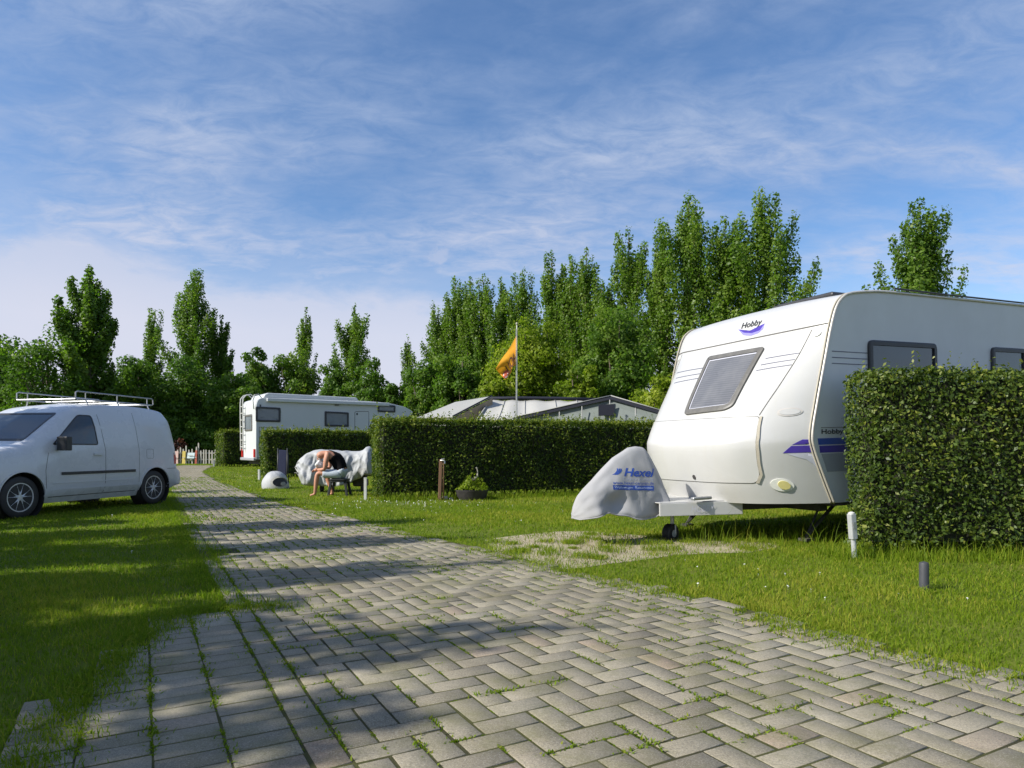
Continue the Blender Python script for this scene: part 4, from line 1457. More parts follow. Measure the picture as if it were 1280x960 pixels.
    for x in (-1.3, -.62, .10):
        for s in (-1, 1):
            rk.tube([(x, s * .60, zr - .11), (x + .01, s * .62, zr - .17), (x + .01, s * .66, zr - .26)], .012, 6)
            rk.tube([(x, s * .60, zr - .1), (x, s * .60, zr + .015)], .009, 6)
    rk.build('roof_rack', M['steel'], t, True, angle=45)
    return t


build_van()


# ------------------------------------------------------------------ the motorhome
def build_rv():
    LOC, ROT = (-10.16, 27.0, 0), (0, 0, math.radians(35))
    t = thing('motorhome', 'white motorhome with grey windows standing behind the low hedge', 'motorhome', LOC, ROT)
    Mw = Matrix.Translation(LOC) @ Euler(ROT).to_matrix().to_4x4(); Mi = Mw.inverted()
    W = 2.2
    prof = [(0, .60), (-.01, 2.75), (.06, 2.98), (.22, 3.06), (4.8, 3.10), (5.8, 3.04), (6.55, 2.90), (6.92, 2.70), (6.85, 2.55), (6.2, 2.25), (5.5, 2.12), (5.45, .60)]
    P = roundp(prof, [.0, .1, .1, .1, .6, .5, .4, .12, .15, .3, .05, 0], 4)
    b = MB().slab([(x, 0, z) for x, z in P], (0, W, 0))
    b.build('body', M['rv_paint'], t, bevel=.03)
    # cab
    cab = [(5.45, .45), (5.47, 2.1), (5.7, 2.13), (6.35, 1.32), (7.1, 1.12), (7.2, .55), (7.1, .40)]
    MB().slab([(x, .14, z) for x, z in roundp(cab, .08, 3)], (0, W - .28, 0)).build('cab', M['rv_paint'], t, bevel=.05)
    side = BVHTree.FromPolygons([(-1, 0, -1), (9, 0, -1), (9, 0, 5), (-1, 0, 5)], [(0, 1, 2, 3)])
    ss = Surf(side, (0, -2, 0), (1, 0, 0), (0, 0, 1), (0, 1, 0))
    back = BVHTree.FromPolygons([(0, -1, -1), (0, 4, -1), (0, 4, 5), (0, -1, 5)], [(0, 1, 2, 3)])
    sb = Surf(back, (-2, 0, 0), (0, 1, 0), (0, 0, 1), (1, 0, 0))
    pp = lambda x, y: (lambda v: (v.x, v.z))(px_plane(Mi, x, y, 1, 0))
    for (x0, y0, x1, y1) in [(319.5, 508, 350.5, 527), (405.7, 514, 435.7, 533), (472, 505.5, 494, 515)]:
        a, c = pp(x0, y0), pp(x1, y1); a2, c2 = pp(x1, y0 + .6), pp(x0, y1)
        z1, z0 = a[1], c2[1]
        wl = roundp([(a[0], z1), (c[0], z1 - .02), (c[0], z0 - .0), (a[0], z0)], .05, 3)
        fr = fitted_window(ss, wl, .075, .04, t, M['dark_plastic'], M['rv_glass'], 'window', .2)
    # awning cassette and raised roof tray
    ac = MB(); ac.box((3.05, -.055, 2.98), (5.3, .13, .15)); ac.build('awning_cassette', M['rv_paint'], t, bevel=.03)
    tr = MB(); tr.slab([(.30, .1, 3.06), (4.35, .1, 3.09), (4.25, .1, 3.24), (.50, .1, 3.27), (.36, .1, 3.2)], (0, W - .2, 0)); tr.build('roof_tray', M['rv_paint'], t, bevel=.04)
    # door
    d0, d1 = pp(443.5, 514.5), pp(461, 514.5)
    ribbon(ss, roundp([(d0[0], 1.0), (d0[0], d0[1]), (d1[0], d0[1] + .03), (d1[0], 1.0)], .06, 3), .02, .004, 'door_seam', M['seam'], t, .2, closed=True)
    q = pp(421, 506.3)
    patch(ss, [(q[0] - .09, q[1] - .03), (q[0] + .09, q[1] - .03), (q[0] + .09, q[1] + .04), (q[0] - .09, q[1] + .04)], .05, 'awning_lamp', M['grey_frame'], t, 2)
    q = pp(446.3, 517.5)
    patch(ss, [(q[0] - .03, q[1] - .04), (q[0] + .03, q[1] - .04), (q[0] + .03, q[1] + .04), (q[0] - .03, q[1] + .04)], .02, 'hook', M['dark_plastic'], t, 2)
    q = pp(313.8 + 10, 504)
    ribbon(ss, [(.16, 2.78), (.16, 2.70)], .05, .02, 'hook', M['dark_plastic'], t, .05)
    ribbon(ss, [(0.12, 1.88), (.12, .75)], .02, .004, 'door_seam', M['seam'], t, .2)
    ribbon(ss, [(0.12, 1.88), (.9, 1.88)], .02, .004, 'door_seam', M['seam'], t, .2)
    ribbon(ss, [(0.02, .66), (5.3, .66)], .06, .01, 'skirt_rail', M['grey_decal'], t, .3)
    # rear wall
    rw = roundp([(.55, 1.75), (1.7, 1.75), (1.7, 2.42), (.55, 2.42)], .08, 3)
    fitted_window(sb, rw, .07, .04, t, M['grey_frame'], M['rv_glass'], 'window', .2)
    for u in (.14, W - .14):
        lm = MB(); lm.box((-.03, u, .84), (.06, .16, .34)); lm.build('rear_lamp', M['red_lens'], t, bevel=.02)
    bp = MB(); bp.box((-.05, W / 2, .60), (.10, W - .04, .12)); bp.build('bumper', M['grey_decal'], t, bevel=.03)
    ld = MB()
    for u in (W - .55, W - .15):
        ld.tube([(-.10, u, .95), (-.12, u, 2.9), (-.10, u, 3.12), (.02, u, 3.26), (.2, u, 3.3), (.34, u, 3.18)], .024, 6)
    for k in range(7):
        ld.tube([(-.11, W - .55, 1.1 + .28 * k), (-.11, W - .15, 1.1 + .28 * k)], .016, 6)
    for u in (W - .55, W - .15):
        for z in (1.2, 2.5): ld.tube([(-.11, u, z), (.01, u, z)], .014, 5)
    ld.build('ladder', M['white_post'], t, True, angle=45)
    # near-side grab arch by the corner
    MB().tube([(-.06, .10, 2.6), (-.10, .10, 2.95), (-.04, .10, 3.16), (.12, .10, 3.2), (.24, .10, 3.05)], .022, 6).build('handrail', M['white_post'], t, True)
    uc = MB(); uc.box((2.9, W / 2, .50), (5.4, W - .5, .22)); uc.build('chassis', M['chassis'], t)
    for x in (1.5, 6.2):
        for u in (.22, W - .22):
            R_ = Matrix.Translation((x, u, .34)) @ Matrix.Rotation(PI / 2, 4, 'X')
            w = MB().lathe([(.2, -.11), (.30, -.115), (.34, -.08), (.34, .08), (.30, .115), (.2, .11)], 28, R_).build('wheel', M['black_rubber'], t, True, angle=35)
            MB().lathe([(.0, -.09), (.2, -.08), (.2, .08), (0, .09)], 20, R_, cap=False).build('rim', M['steel'], w, True, angle=35)
    # windscreen
    MB().slab([(5.78, .3, 2.06), (6.33, .3, 1.38), (6.33, W - .3, 1.38), (5.78, W - .3, 2.06)], (.02, 0, .02)).build('windscreen', M['van_glass'], t)
    for u in (.35, W - .35):
        hl = MB(); hl.box((7.15, u, .82), (.1, .3, .2)); hl.build('headlight', M['clear_lens'], t, bevel=.03)
    return t


build_rv()
from mathutils import noise as mnoise
# ------------------------------------------------------------------ awnings behind the long hedge
def build_awnings():
    # white canvas awning: roof sloping down toward us from a rail at the back
    o = Vector((1.0, 21.5, 0))
    L = lambda v: Vector(v) - o
    t = thing('awning', 'white canvas awning with a broad pale roof beside the flagpole', 'awning', o, group=None)
    b = MB()
    top = [at(612, 500.5, 23.2), at(650, 500.5, 23.3), at(700, 501, 23.4), at(742, 501.5, 23.4)]
    bot = [Vector((-1.15, 20.4, 1.82)), Vector((.2, 20.2, 1.80)), Vector((1.6, 20.2, 1.80)), Vector((2.6, 20.3, 1.82))]
    rows = []
    for i in range(11):
        f = i / 10
        row = []
        for j in range(25):
            g = j / 24 * 3; k = min(2, int(g)); u = g - k
            A = top[k].lerp(top[k + 1], u); B_ = bot[k].lerp(bot[k + 1], u)
            p = A.lerp(B_, f); p.z += -.07 * math.sin(PI * f) * (1 + .4 * math.sin(j * .9)) + .02 * math.sin(j * 1.3)
            row.append(L(p))
        rows.append(row)
    r = b.grid(rows).build('roof', M['canvas_white'], t, True)
    r.modifiers.new('thick', 'SOLIDIFY').thickness = .02
    # piping across the roof
    for j in (4, 9, 15, 20):
        MB().tube([row[j] + Vector((0, -.01, .012)) for row in rows], .014, 5).build('roof_seam', M['canvas_grey'], t, True)
    hb = MB(); hb.tube([L(p) + Vector((0, .05, .03)) for p in [at(606, 499, 23.25)] + [at(650, 498.5, 23.3), at(700, 499, 23.4), at(748, 500.5, 23.4)]], .055, 8)
    hb.build('roof_rail', M['navy_trim'], t, True)
    w = MB()
    for k in range(3):
        w.slab([L(bot[k]), L(bot[k + 1]), L(Vector((bot[k + 1].x, bot[k + 1].y, 0))), L(Vector((bot[k].x, bot[k].y, 0)))], (0, .03, 0))
    w.build('front_wall', M['canvas_white'], t)
    w = MB(); w.slab([L(top[0]), L(bot[0]), L(Vector((bot[0].x, bot[0].y, 0))), L(Vector((top[0].x, top[0].y, 0)))], (.03, 0, 0)); w.build('side_wall', M['canvas_grey'], t)
    for k in (0, 1, 2, 3):
        MB().tube([L(Vector((bot[k].x, bot[k].y + .06, 0))), L(bot[k] + Vector((0, .06, -.03)))], .018, 6).build('pole', M['steel'], t, True)
    # grey canvas lean-to on its left
    o2 = Vector((-1.8, 22.5, 0)); L2 = lambda v: Vector(v) - o2
    t2 = thing('awning', 'grey canvas awning with a long slope, next to the motorhome cab', 'awning', o2)
    TL, TR, BR, BL = at(569, 502.5, 24.6), at(615, 495, 22.7), at(566, 520.5, 21.2), at(521, 522, 23.0)
    MB().slab([L2(TL), L2(TR), L2(BR), L2(BL)], (0, 0, -.03)).build('roof', M['canvas_grey'], t2)
    MB().tube([L2(TR) + Vector((0, -.01, .01)), L2(BR) + Vector((0, -.01, .01))], .022, 6).build('roof_edge', M['navy_trim'], t2, True)
    g = [TR + Vector((.02, .03, -.06)), BR + Vector((.05, .05, -.03)), Vector((BR.x + .05, BR.y + .05, 0)), Vector((TR.x + .02, TR.y + .03, 0))]
    MB().slab([L2(p) for p in g], (0, .03, 0)).build('end_wall', M['canvas_beige'], t2)
    g = [BL + Vector((.05, .02, -.03)), BR + Vector((.05, .02, -.03)), Vector((BR.x + .05, BR.y + .02, 0)), Vector((BL.x + .05, BL.y + .02, 0))]
    MB().slab([L2(p) for p in g], (.03, .03, 0)).build('front_wall', M['canvas_grey'], t2)
    for p in (BR, BL): MB().tube([L2(Vector((p.x + .1, p.y + .1, 0))), L2(p + Vector((.1, .1, -.03)))], .018, 6).build('pole', M['steel'], t2, True)
    # gabled awning on the right
    o3 = Vector((2.6, 19.6, 0)); L3 = lambda v: Vector(v) - o3
    t3 = thing('awning', 'grey-green gabled awning with dark edging, beside the caravan front', 'awning', o3)
    PK, LE, RE = at(763, 497.5, 19.5), at(645, 523.5, 20.2), at(845, 521.5, 18.9)
    back = Vector((.3, 3.6, .0))
    th = Vector((0, 0, .05))
    for E, nm in ((LE, 'roof'), (RE, 'roof')):
        MB().slab([L3(PK), L3(E), L3(E + back), L3(PK + back)], th).build(nm, M['canvas_white' if E is LE else 'canvas_grey'], t3)
    for E in (LE, RE):
        d = (E - PK)
        a, b_ = PK + Vector((0, -.06, .055)), E + Vector((0, -.06, .055))
        MB().slab([L3(a), L3(b_), L3(b_ + Vector((0, 0, -.10))), L3(a + Vector((0, 0, -.10)))], (0, .05, 0)).build('barge_board', M['navy_trim'], t3)
        MB().tube([L3(a + Vector((0, -.005, .01))), L3(b_ + Vector((0, -.005, .01)))], .016, 5).build('edging', M['canvas_grey'], t3, True)
    gz = [PK + Vector((0, .02, -.02)), LE + Vector((.12, .02, -.02)), Vector((LE.x + .12, LE.y, 0)), Vector((RE.x - .12, RE.y, 0)), RE + Vector((-.12, .02, -.02))]
    MB().slab([L3(p) for p in gz], (0, .03, 0)).build('gable_wall', M['canvas_green'], t3)
    wv = [at(748, 506, 19.42), at(768, 505, 19.38), at(768, 519, 19.38), at(748, 520, 19.42)]
    MB().slab([L3(p) for p in wv], (0, -.02, 0)).build('window', M['navy_trim'], t3)
    for px in (700, 728, 762, 793):
        p = at(px, 515, 19.45); tz = PK.z - .05 - abs(p.x - PK.x) * .23
        MB().tube([L3(Vector((p.x, 19.40 + (763 - px) * .0045, 0))), L3(Vector((p.x, 19.40 + (763 - px) * .0045, tz)))], .016, 5).build('pole', M['canvas_grey'], t3, True)
    MB().slab([L3(Vector((LE.x + .12, LE.y + .1, 0))), L3(LE + Vector((.12, .1, -.02))), L3(LE + back + Vector((.12, 0, -.02))), L3(Vector((LE.x + .42, LE.y + 3.6, 0)))], (.03, 0, 0)).build('side_wall', M['canvas_green'], t3)


build_awnings()


# ------------------------------------------------------------------ flag
def build_flag():
    Y = 18.0
    p0 = at(646, 560, Y)
    t = thing('flagpole', 'thin white flagpole rising above the awning roofs behind the long hedge', 'flagpole', (p0.x, Y, 0))
    topz = at(646, 406, Y).z
    MB().tube([(0, 0, 0), (0, 0, 2.2), (0, 0, topz)], [.017, .015, .011], 8).build('pole', M['white_post'], t, True)
    MB().lathe([(.0, topz + .07), (.022, topz + .055), (.03, topz + .03), (.022, topz), (.01, topz - .01)], 12).build('finial', M['bird'], t, True)
    MB().tube([(-.03, -.02, .5), (-.028, -.02, topz - .1)], .004, 4).build('halyard', M['canvas_grey'], t)
    m, nt, out = nodes('orange_flag_cloth')
    tc = N(nt, 'TexCoord')
    c = mixc(nt, noise(nt, tc.outputs['Object'], 9, 4), (.78, .27, .010), (.90, .50, .03))
    p = N(nt, 'BsdfPrincipled'); p.inputs['Roughness'].default_value = .8
    nt.links.new(c, p.inputs['Base Color'])
    tr = N(nt, 'BsdfTranslucent'); nt.links.new(c, tr.inputs['Color'])
    mx = N(nt, 'MixShader'); mx.inputs[0].default_value = .35
    nt.links.new(p.outputs[0], mx.inputs[1]); nt.links.new(tr.outputs[0], mx.inputs[2]); nt.links.new(mx.outputs[0], out.inputs[0])
    ink = paint('flag_ink', (.16, .06, .03), .8); pale = paint('flag_white', (.74, .66, .56), .8); red = paint('flag_red', (.42, .07, .035), .8, 0, .2)
    f = thing('flag', 'limp orange flag with dark letters and a round red emblem, hanging from the pole', 'flag', (p0.x, Y, 0))
    T = crom([(645.6, 419.5), (636, 436), (627, 449), (619.5, 461)], 8); B = crom([(645.6, 456), (641, 459), (638, 467), (632, 475)], 8)

    def fp(s, v, h=0.0):
        a = np.array([np.interp(s, np.linspace(0, 1, len(T)), [q[k] for q in T]) for k in (0, 1)])
        b = np.array([np.interp(s, np.linspace(0, 1, len(B)), [q[k] for q in B]) for k in (0, 1)])
        q = a * (1 - v) + b * v
        w = at(q[0], q[1], Y)
        dy = .07 * math.sin(s * 6.5 + v * 3.2) * min(1, s * 4) + .03 * math.sin(v * 9 + s * 4) * s - h
        return Vector((w.x - p0.x, dy, w.z))
    rows = [[fp(i / 26, j / 20) for j in range(21)] for i in range(27)]
    fl = MB().grid(rows).build('cloth', m, f, True)
    # the writing is seen from behind, so it starts at the pole
    lettering(lambda a, b: fp(a, b, .012), 'HOLL', [(.03, .98), (.80, .96), (.80, .44), (.03, .46)], 'lettering', ink, f, 0, .02)
    for r_, mt, h in ((.24, red, .008), (.18, pale, .011), (.12, red, .014)):
        vs = [fp(.84 + r_ * .62 * math.cos(k * PI / 10), .78 + r_ * .9 * math.sin(k * PI / 10), h) for k in range(20)] + [fp(.84, .78, h)]
        MB().add(vs, [(k, (k + 1) % 20, 20) for k in range(20)]).build('emblem', mt, f, recalc=False)


build_flag()


# ------------------------------------------------------------------ person on the stool
def skinned(pts, edges, root=0, sub=2):
    me = bpy.data.meshes.new('figure')
    me.from_pydata([p[0] for p in pts], edges, [])
    o = bpy.data.objects.new('figure', me); COL.objects.link(o)
    sk = o.modifiers.new('skin', 'SKIN'); sk.use_smooth_shade = True
    if not me.skin_vertices: me.skin_vertices.new()
    for i, p in enumerate(pts):
        r = p[1]
        me.skin_vertices[0].data[i].radius = (r, r) if not isinstance(r, tuple) else r
        me.skin_vertices[0].data[i].use_root = (i == root)
    s = o.modifiers.new('sub', 'SUBSURF'); s.levels = sub; s.render_levels = sub
    bpy.context.view_layer.update()
    dg = bpy.context.evaluated_depsgraph_get()
    m2 = bpy.data.meshes.new_from_object(o.evaluated_get(dg))
    bpy.data.objects.remove(o)
    vs = [v.co.copy() for v in m2.vertices]; fs = [list(p.vertices) for p in m2.polygons]
    bpy.data.meshes.remove(m2)
    return vs, fs


def build_person():
    Y = 14.9
    o = at(418, 619.5, Y); o.z = 0
    t = thing('person', 'person in a black vest and pale shorts bending forward on a low stool', 'person', o)
    J = lambda x, y, dy, r: (tuple(at(x, y, Y) + Vector((0, dy, 0)) - o), r)
    B = [J(427.6, 590, 0, .15), J(425.6, 582.5, 0, .148), J(421.5, 574.5, 0, .155), J(415.5, 570, 0, .148), J(409, 567, 0, .072), J(404.6, 567.2, 0, .080), J(400.3, 569, 0, .104), J(397.8, 572.6, 0, .070),
         J(412, 567.5, -.165, .074), J(410.5, 577, -.20, .060), J(409, 586, -.215, .043), J(403.5, 587, -.17, .038), J(398.5, 587, -.10, .029),
         J(412, 567.5, .165, .074), J(410.5, 577, .20, .060), J(409, 585, .205, .043), J(403.5, 586, .14, .038), J(398.5, 586, .06, .029),
         J(427, 592.5, -.10, .098), J(413, 592, -.125, .082), J(399.5, 591, -.15, .060), J(398, 600, -.15, .056), J(396.5, 613, -.15, .037), J(396, 617.3, -.15, .036), J(389.8, 619.0, -.165, .024),
         J(427, 592.5, .10, .098), J(416, 592.2, .125, .082), J(405.5, 592, .15, .060), J(408, 601, .145, .056), J(412.5, 613, .14, .037), J(413.6, 617.3, .14, .036), J(408.2, 619.0, .155, .024)]
    E = [(0, 1), (1, 2), (2, 3), (3, 4), (4, 5), (5, 6), (6, 7), (3, 8), (8, 9), (9, 10), (10, 11), (11, 12), (3, 13), (13, 14), (14, 15), (15, 16), (16, 17),
         (0, 18), (18, 19), (19, 20), (20, 21), (21, 22), (22, 23), (23, 24), (0, 25), (25, 26), (26, 27), (27, 28), (28, 29), (29, 30), (30, 31)]
    vs, fs = skinned(B, E)
    mb = MB().add(vs, fs)
    # hands: palm, four fingers and a thumb each, closed round the cloth
    for (wr, sgn) in ((12, 1), (17, -1)):
        w = Vector(B[wr][0])
        d = (Vector((-.9, .25 * sgn, -.12))).normalized()
        side = d.cross(Vector((0, 0, 1))).normalized(); dn = Vector((0, 0, -1))
        palm = w + d * .05
        mb.tube([w, w + d * .03, palm, palm + d * .035], [.026, .032, .036, .026], 8)
        for k in range(4):
            L = (.070, .080, .076, .060)[k]
            b0 = palm + d * .03 + side * (.027 - .018 * k)
            mb.tube([b0, b0 + d * L * .45 + dn * .006, b0 + d * L * .65 + dn * L * .35, b0 + d * L * .5 + dn * L * .62], [.0095, .009, .008, .006], 6)
        b0 = w + d * .03 + Vector((0, 0, .012)) + side * .022
        mb.tube([b0, b0 + d * .03 + side * .02, b0 + d * .06 + side * .012 + dn * .01], [.012, .010, .007], 6)
    # features of the face, looking down
    h = Vector(B[6][0]); fc = (Vector(B[7][0]) - h).normalized()
    upv = Vector((-fc.z, 0, fc.x)); upv = upv if upv.x < 0 else -upv
    for s in (-1, 1):
        e = h + Vector((0, s * .092, -.005)) + fc * .005
        mb.tube([e + upv * .03, e + Vector((0, s * .012, 0)), e - upv * .03], [.008, .014, .007], 6)
        ey = h + fc * .088 + Vector((0, s * .034, 0)) + upv * .012
        mb.tube([ey - fc * .01, ey + fc * .006], [.014, .008], 6)
    nb = h + fc * .085
    mb.tube([nb + upv * .02, nb + fc * .025 - upv * .015, nb - upv * .028], [.010, .015, .009], 6)
    mb.tube([nb - upv * .055 + Vector((0, -.026, 0)), nb - upv * .058 + fc * .008, nb - upv * .055 + Vector((0, .026, 0))], [.005, .009, .005], 6)
    mb.build('body', M['skin'], t, True)
    # clothes follow the body: the body's own surface, let out a little
    P = [Vector(p[0]) for p in B]; R = [p[1] for p in B]
    bm = bmesh.new()
    bv = [bm.verts.new(v) for v in vs]
    for f in fs: bm.faces.new([bv[i] for i in f])
    bmesh.ops.recalc_face_normals(bm, faces=bm.faces); bm.normal_update()
    near = []
    for v in bv:
        best = None
        for k, (i, j) in enumerate(E):
            d = P[j] - P[i]; u = max(0, min(1, (v.co - P[i]).dot(d) / d.length_squared))
            ds = (v.co - P[i] - d * u).length / (R[i] + (R[j] - R[i]) * u)
            if best is None or ds < best[0]: best = (ds, (i, j), u)
        near.append(best)
    nrm = [v.normal.copy() for v in bv]; co = [v.co.copy() for v in bv]; bm.free()

    def garment(name, keep, off, mat):
        kv = [keep(n[1], n[2]) for n in near]
        used = {}; V, Fc = [], []
        for f in fs:
            if sum(kv[i] for i in f) * 2 > len(f):
                q = []
                for i in f:
                    if i not in used:
                        used[i] = len(V); V.append(co[i] + nrm[i] * off)
                    q.append(used[i])
                Fc.append(q)
        g = MB().add(V, Fc).build(name, mat, t, True, recalc=False)
        m_ = g.modifiers.new('cloth', 'SOLIDIFY'); m_.thickness = .012; m_.offset = -1
        sm = g.modifiers.new('smooth', 'SMOOTH'); sm.factor = .5; sm.iterations = 5
    top = {(0, 1), (1, 2), (2, 3)}
    garment('vest', lambda e, u: (e in top and not (e == (0, 1) and u < .25)) or (e in ((3, 8), (3, 13)) and u < .70) or (e == (3, 4) and u < .45), .020, M['vest'])
    leg_ = {(0, 18), (18, 19), (0, 25), (25, 26)}
    garment('shorts', lambda e, u: e in leg_ or (e in ((19, 20), (26, 27)) and u < .62) or (e == (0, 1) and u < .5), .026, M['shorts'])
    # white cloth held before the face
    tw = thing('cloth', 'crumpled white cloth in the hands of the seated person', 'cloth', at(399.5, 580, Y))
    pts = []
    for i in range(13):
        row = []
        for j in range(16):
            a = 2 * PI * j / 16; f = i / 12
            r = .075 * math.sin(PI * (.08 + .88 * f)) * (1 + .22 * math.sin(3 * a + 5 * f) + .12 * math.sin(7 * a + 9 * f))
            row.append(Vector((r * math.cos(a) * 1.15, r * math.sin(a) * 1.5, .085 - .20 * f)))
        pts.append(row)
    b = MB().grid(pts, True); b.f.append(list(range(15, -1, -1))); b.f.append([12 * 16 + k for k in range(16)])
    b.build('fabric', M['towel'], tw, True)
    # stool
    so = at(424.5, 619.9, Y); so.z = 0
    st = thing('stool', 'low dark green plastic stool under the seated person', 'stool', so)
    sm = MB()
    sm.slab([(x * .19, y * .19, .345) for x, y in roundp([(-1, -1), (1, -1), (1, 1), (-1, 1)], .35, 5)], (0, 0, .032)); sm.build('seat', M['stool'], st, bevel=.008)
    ap = MB(); ap.tube([(x * .165, y * .165, .325) for x, y in roundp([(-1, -1), (1, -1), (1, 1), (-1, 1)], .3, 4)], .018, 6, closed=True); ap.build('apron', M['stool'], st, True)
    for sx in (-1, 1):
        for sy in (-1, 1):
            MB().slab([(sx * .12, sy * .15, .345), (sx * .178, sy * .15, .345), (sx * .228, sy * .2, 0), (sx * .18, sy * .2, 0)], (0, -sy * .05, 0)).build('leg', M['stool'], st, bevel=.006)


build_person()


# ------------------------------------------------------------------ things on the grass
def build_small():
    # tarpaulin
    Y = 16.4
    o = at(418, 606, Y); o.z = 0
    t = thing('tarpaulin', 'wrinkled white tarpaulin draped over a low bulky load behind the seated person', 'tarpaulin', o)
    top = [(371, 583), (377, 572.5), (386, 566), (396, 562), (410, 562), (425, 563), (440, 564), (451, 564), (455, 562), (459, 558.5), (463, 558), (470, 563)]
    bot = [(371, 585), (376, 590), (377.5, 597), (381, 604.5), (390, 606), (410, 606.5), (425, 607), (438, 604), (450, 598.5), (460, 593), (465, 592.5), (470, 592)]
    tp = [at(*p, Y) - o for p in top]; bp = [at(*p, Y) - o for p in bot]
    nx, nq = 80, 46
    x0, x1 = tp[0].x, tp[-1].x

    def pt(i, j):
        f = i / nx; v = j / nq
        x = x0 + (x1 - x0) * f
        zt = float(np.interp(x, [p.x for p in tp], [p.z for p in tp])); zb = float(np.interp(x, [p.x for p in bp], [p.z for p in bp]))
        zb = max(zb, .03)
        q = 1 - abs(2 * v - 1); sgn = -1 if v < .5 else 1
        w = .36 * min(1, f / .14 + .08) ** .5 * min(1, (1 - f) / .12 + .5)
        prof = (1 - q ** 3.2) ** .62
        y = sgn * w * prof
        z = zb + (zt - zb) * (1 - (1 - q) ** 1.5)
        nz = mnoise.noise(Vector((x * 2.6, q * 1.6, v > .5))) * .14 + (.25 - abs(mnoise.noise(Vector((x * 3.4 + q * 1.6, q * 1.3 - x * 1.1, 3.1))))) * .26 + (.2 - abs(mnoise.noise(Vector((x * 8 - q * 3, q * 2.6 + x * 2, 1.7))))) * .09 + mnoise.noise(Vector((x * 22, q * 12, 9.7))) * .012
        y += sgn * nz * (1 - q) ** .5
        z += .02 * mnoise.noise(Vector((x * 8, v * 12, 5)))
        return Vector((x, y, z))
    rows = [[pt(i, j) for j in range(nq + 1)] for i in range(nx + 1)]
    b = MB().grid(rows)
    c = b.build('sheet', M['tarp'], t, True); c.modifiers.new('thick', 'SOLIDIFY').thickness = .008
    bv = BVHTree.FromPolygons([tuple(v) for v in b.v], b.f)
    sf = Surf(bv, (0, -2, 0), (1, 0, 0), (0, 0, 1), (0, 1, 0))
    q = [at(447.5, 585.5, Y - .35) - o, at(457, 585, Y - .35) - o, at(457, 595, Y - .35) - o, at(447.5, 594.5, Y - .35) - o]
    patch(sf, [(p.x, p.z) for p in q], .008, 'patch', M['canvas_grey'], t, 3, .05)
    MB().tube([rows[6][2], rows[3][2] + Vector((-.02, -.02, -.06)), rows[2][4] + Vector((-.05, 0, -.1))], .006, 4).build('cord', M['canvas_grey'], t)
    fr = MB(); fr.box((.05, 0, .42), (1.2, .34, .40)); fr.box((.62, 0, .28), (.3, .3, .3)); fr.box((.70, .0, .08), (.10, .3, .16)); fr.box((-.3, .0, .12), (.08, .2, .24)); fr.build('load', M['chassis'], t, bevel=.05)

    # white pod with a dark opening
    o = at(344, 610.5, 17.6); o.z = 0
    t = thing('pet_tent', 'small white dome tent with a dark round opening on the grass', 'pet tent', o)
    rows = []
    for i in range(14):
        a = PI / 2 * i / 13
        rows.append([Vector((.345 * max(math.cos(a), .02) ** .8 * math.cos(k * PI / 16) * (1 + .04 * math.sin(3 * k * PI / 16 + i)), .32 * max(math.cos(a), .02) ** .8 * math.sin(k * PI / 16), .45 * math.sin(a) + .008 * math.sin(k * 1.9 + i))) for k in range(32)])
    b = MB().grid(rows, True); b.build('shell', M['tarp'], t, True)
    bv = BVHTree.FromPolygons([tuple(v) for v in b.v], b.f)
    D = Vector((-.42, .9, .0)).normalized(); A = Vector((D.y, -D.x, 0))
    sf = Surf(bv, -D * 2, A, (0, 0, 1), D)
    lo = [(.09 + .20 * math.cos(k * PI / 10), .17 + .135 * math.sin(k * PI / 10)) for k in range(20)]
    rim = ribbon(sf, lo, .05, .03, 'rim', M['canvas_white'], t, .03, True)
    op = patch(sf, lo, .006, 'opening', M['black_rubber'], t, 4, .04, edge=False)
    lo2 = [(.16 + .06 * math.cos(k * PI / 6), .13 + .05 * math.sin(k * PI / 6)) for k in range(12)]
    patch(sf, lo2, .02, 'cushion', M['canvas_grey'], t, 3, .03)
    # dark blue folded chair leaning on the hedge
    o = at(353, 596, 19.5); o.z = 0
    t = thing('folding_chair', 'dark blue folded camping chair standing against the low hedge', 'chair', o)
    MB().slab([(-.13, -.02, .12), (.10, -.02, .10), (.07, .16, .98), (-.16, .16, 1.0)], (0, .05, 0)).build('seat_cloth', M['blue_cloth'], t, bevel=.015)
    for x, mt in ((-.15, 'dark_plastic'), (.12, 'dark_plastic')):
        MB().tube([(x, -.05, 0), (x - .015, .10, .6), (x - .04, .18, 1.04)], .017, 6).build('leg', M[mt], t, True)
        MB().tube([(x + .02, .12, 0), (x, .12, .55), (x - .03, .22, .9)], .015, 6).build('leg', M[mt], t, True)

    # marker posts
    def post(px, yb, yt, wpx, label, mat, dark=False, seed=0):
        X, Yp = gp(px, yb)
        t = thing('marker_post', label, 'post', (X, Yp, 0), (0, 0, random.uniform(-.3, .3)), 'white marker posts at the pitch corners')
        h = (yb - yt) / F * Yp; w = wpx / F * Yp
        MB().box((0, 0, h / 2 - .02), (w, w, h + .04)).build('shaft', M[mat], t, bevel=w * .1)
        MB().slab([(-w * .55, -w * .55, h), (w * .55, -w * .55, h), (w * .55, w * .55, h), (-w * .55, w * .55, h)], (0, 0, w * .25)).build('cap', M[mat], t, bevel=w * .08)
        if dark: MB().box((w * .72, 0, h * .82), (w * .4, w * 1.1, h * .3)).build('bracket', M['dark_plastic'], t)
    post(457, 625, 598, 3.6, 'white marker post standing at the sunlit end of the long hedge', 'white_post', True)
    post(324, 600.5, 587.5, 2.4, 'thin white marker post at the end of the low motorhome hedge', 'white_post')
    post(267.5, 583.5, 576, 2.0, 'tiny white marker post at the end of the most distant hedge', 'white_post')
    # leaning grey supply post by the right hedge
    X, Yp = gp(1068.5, 700)
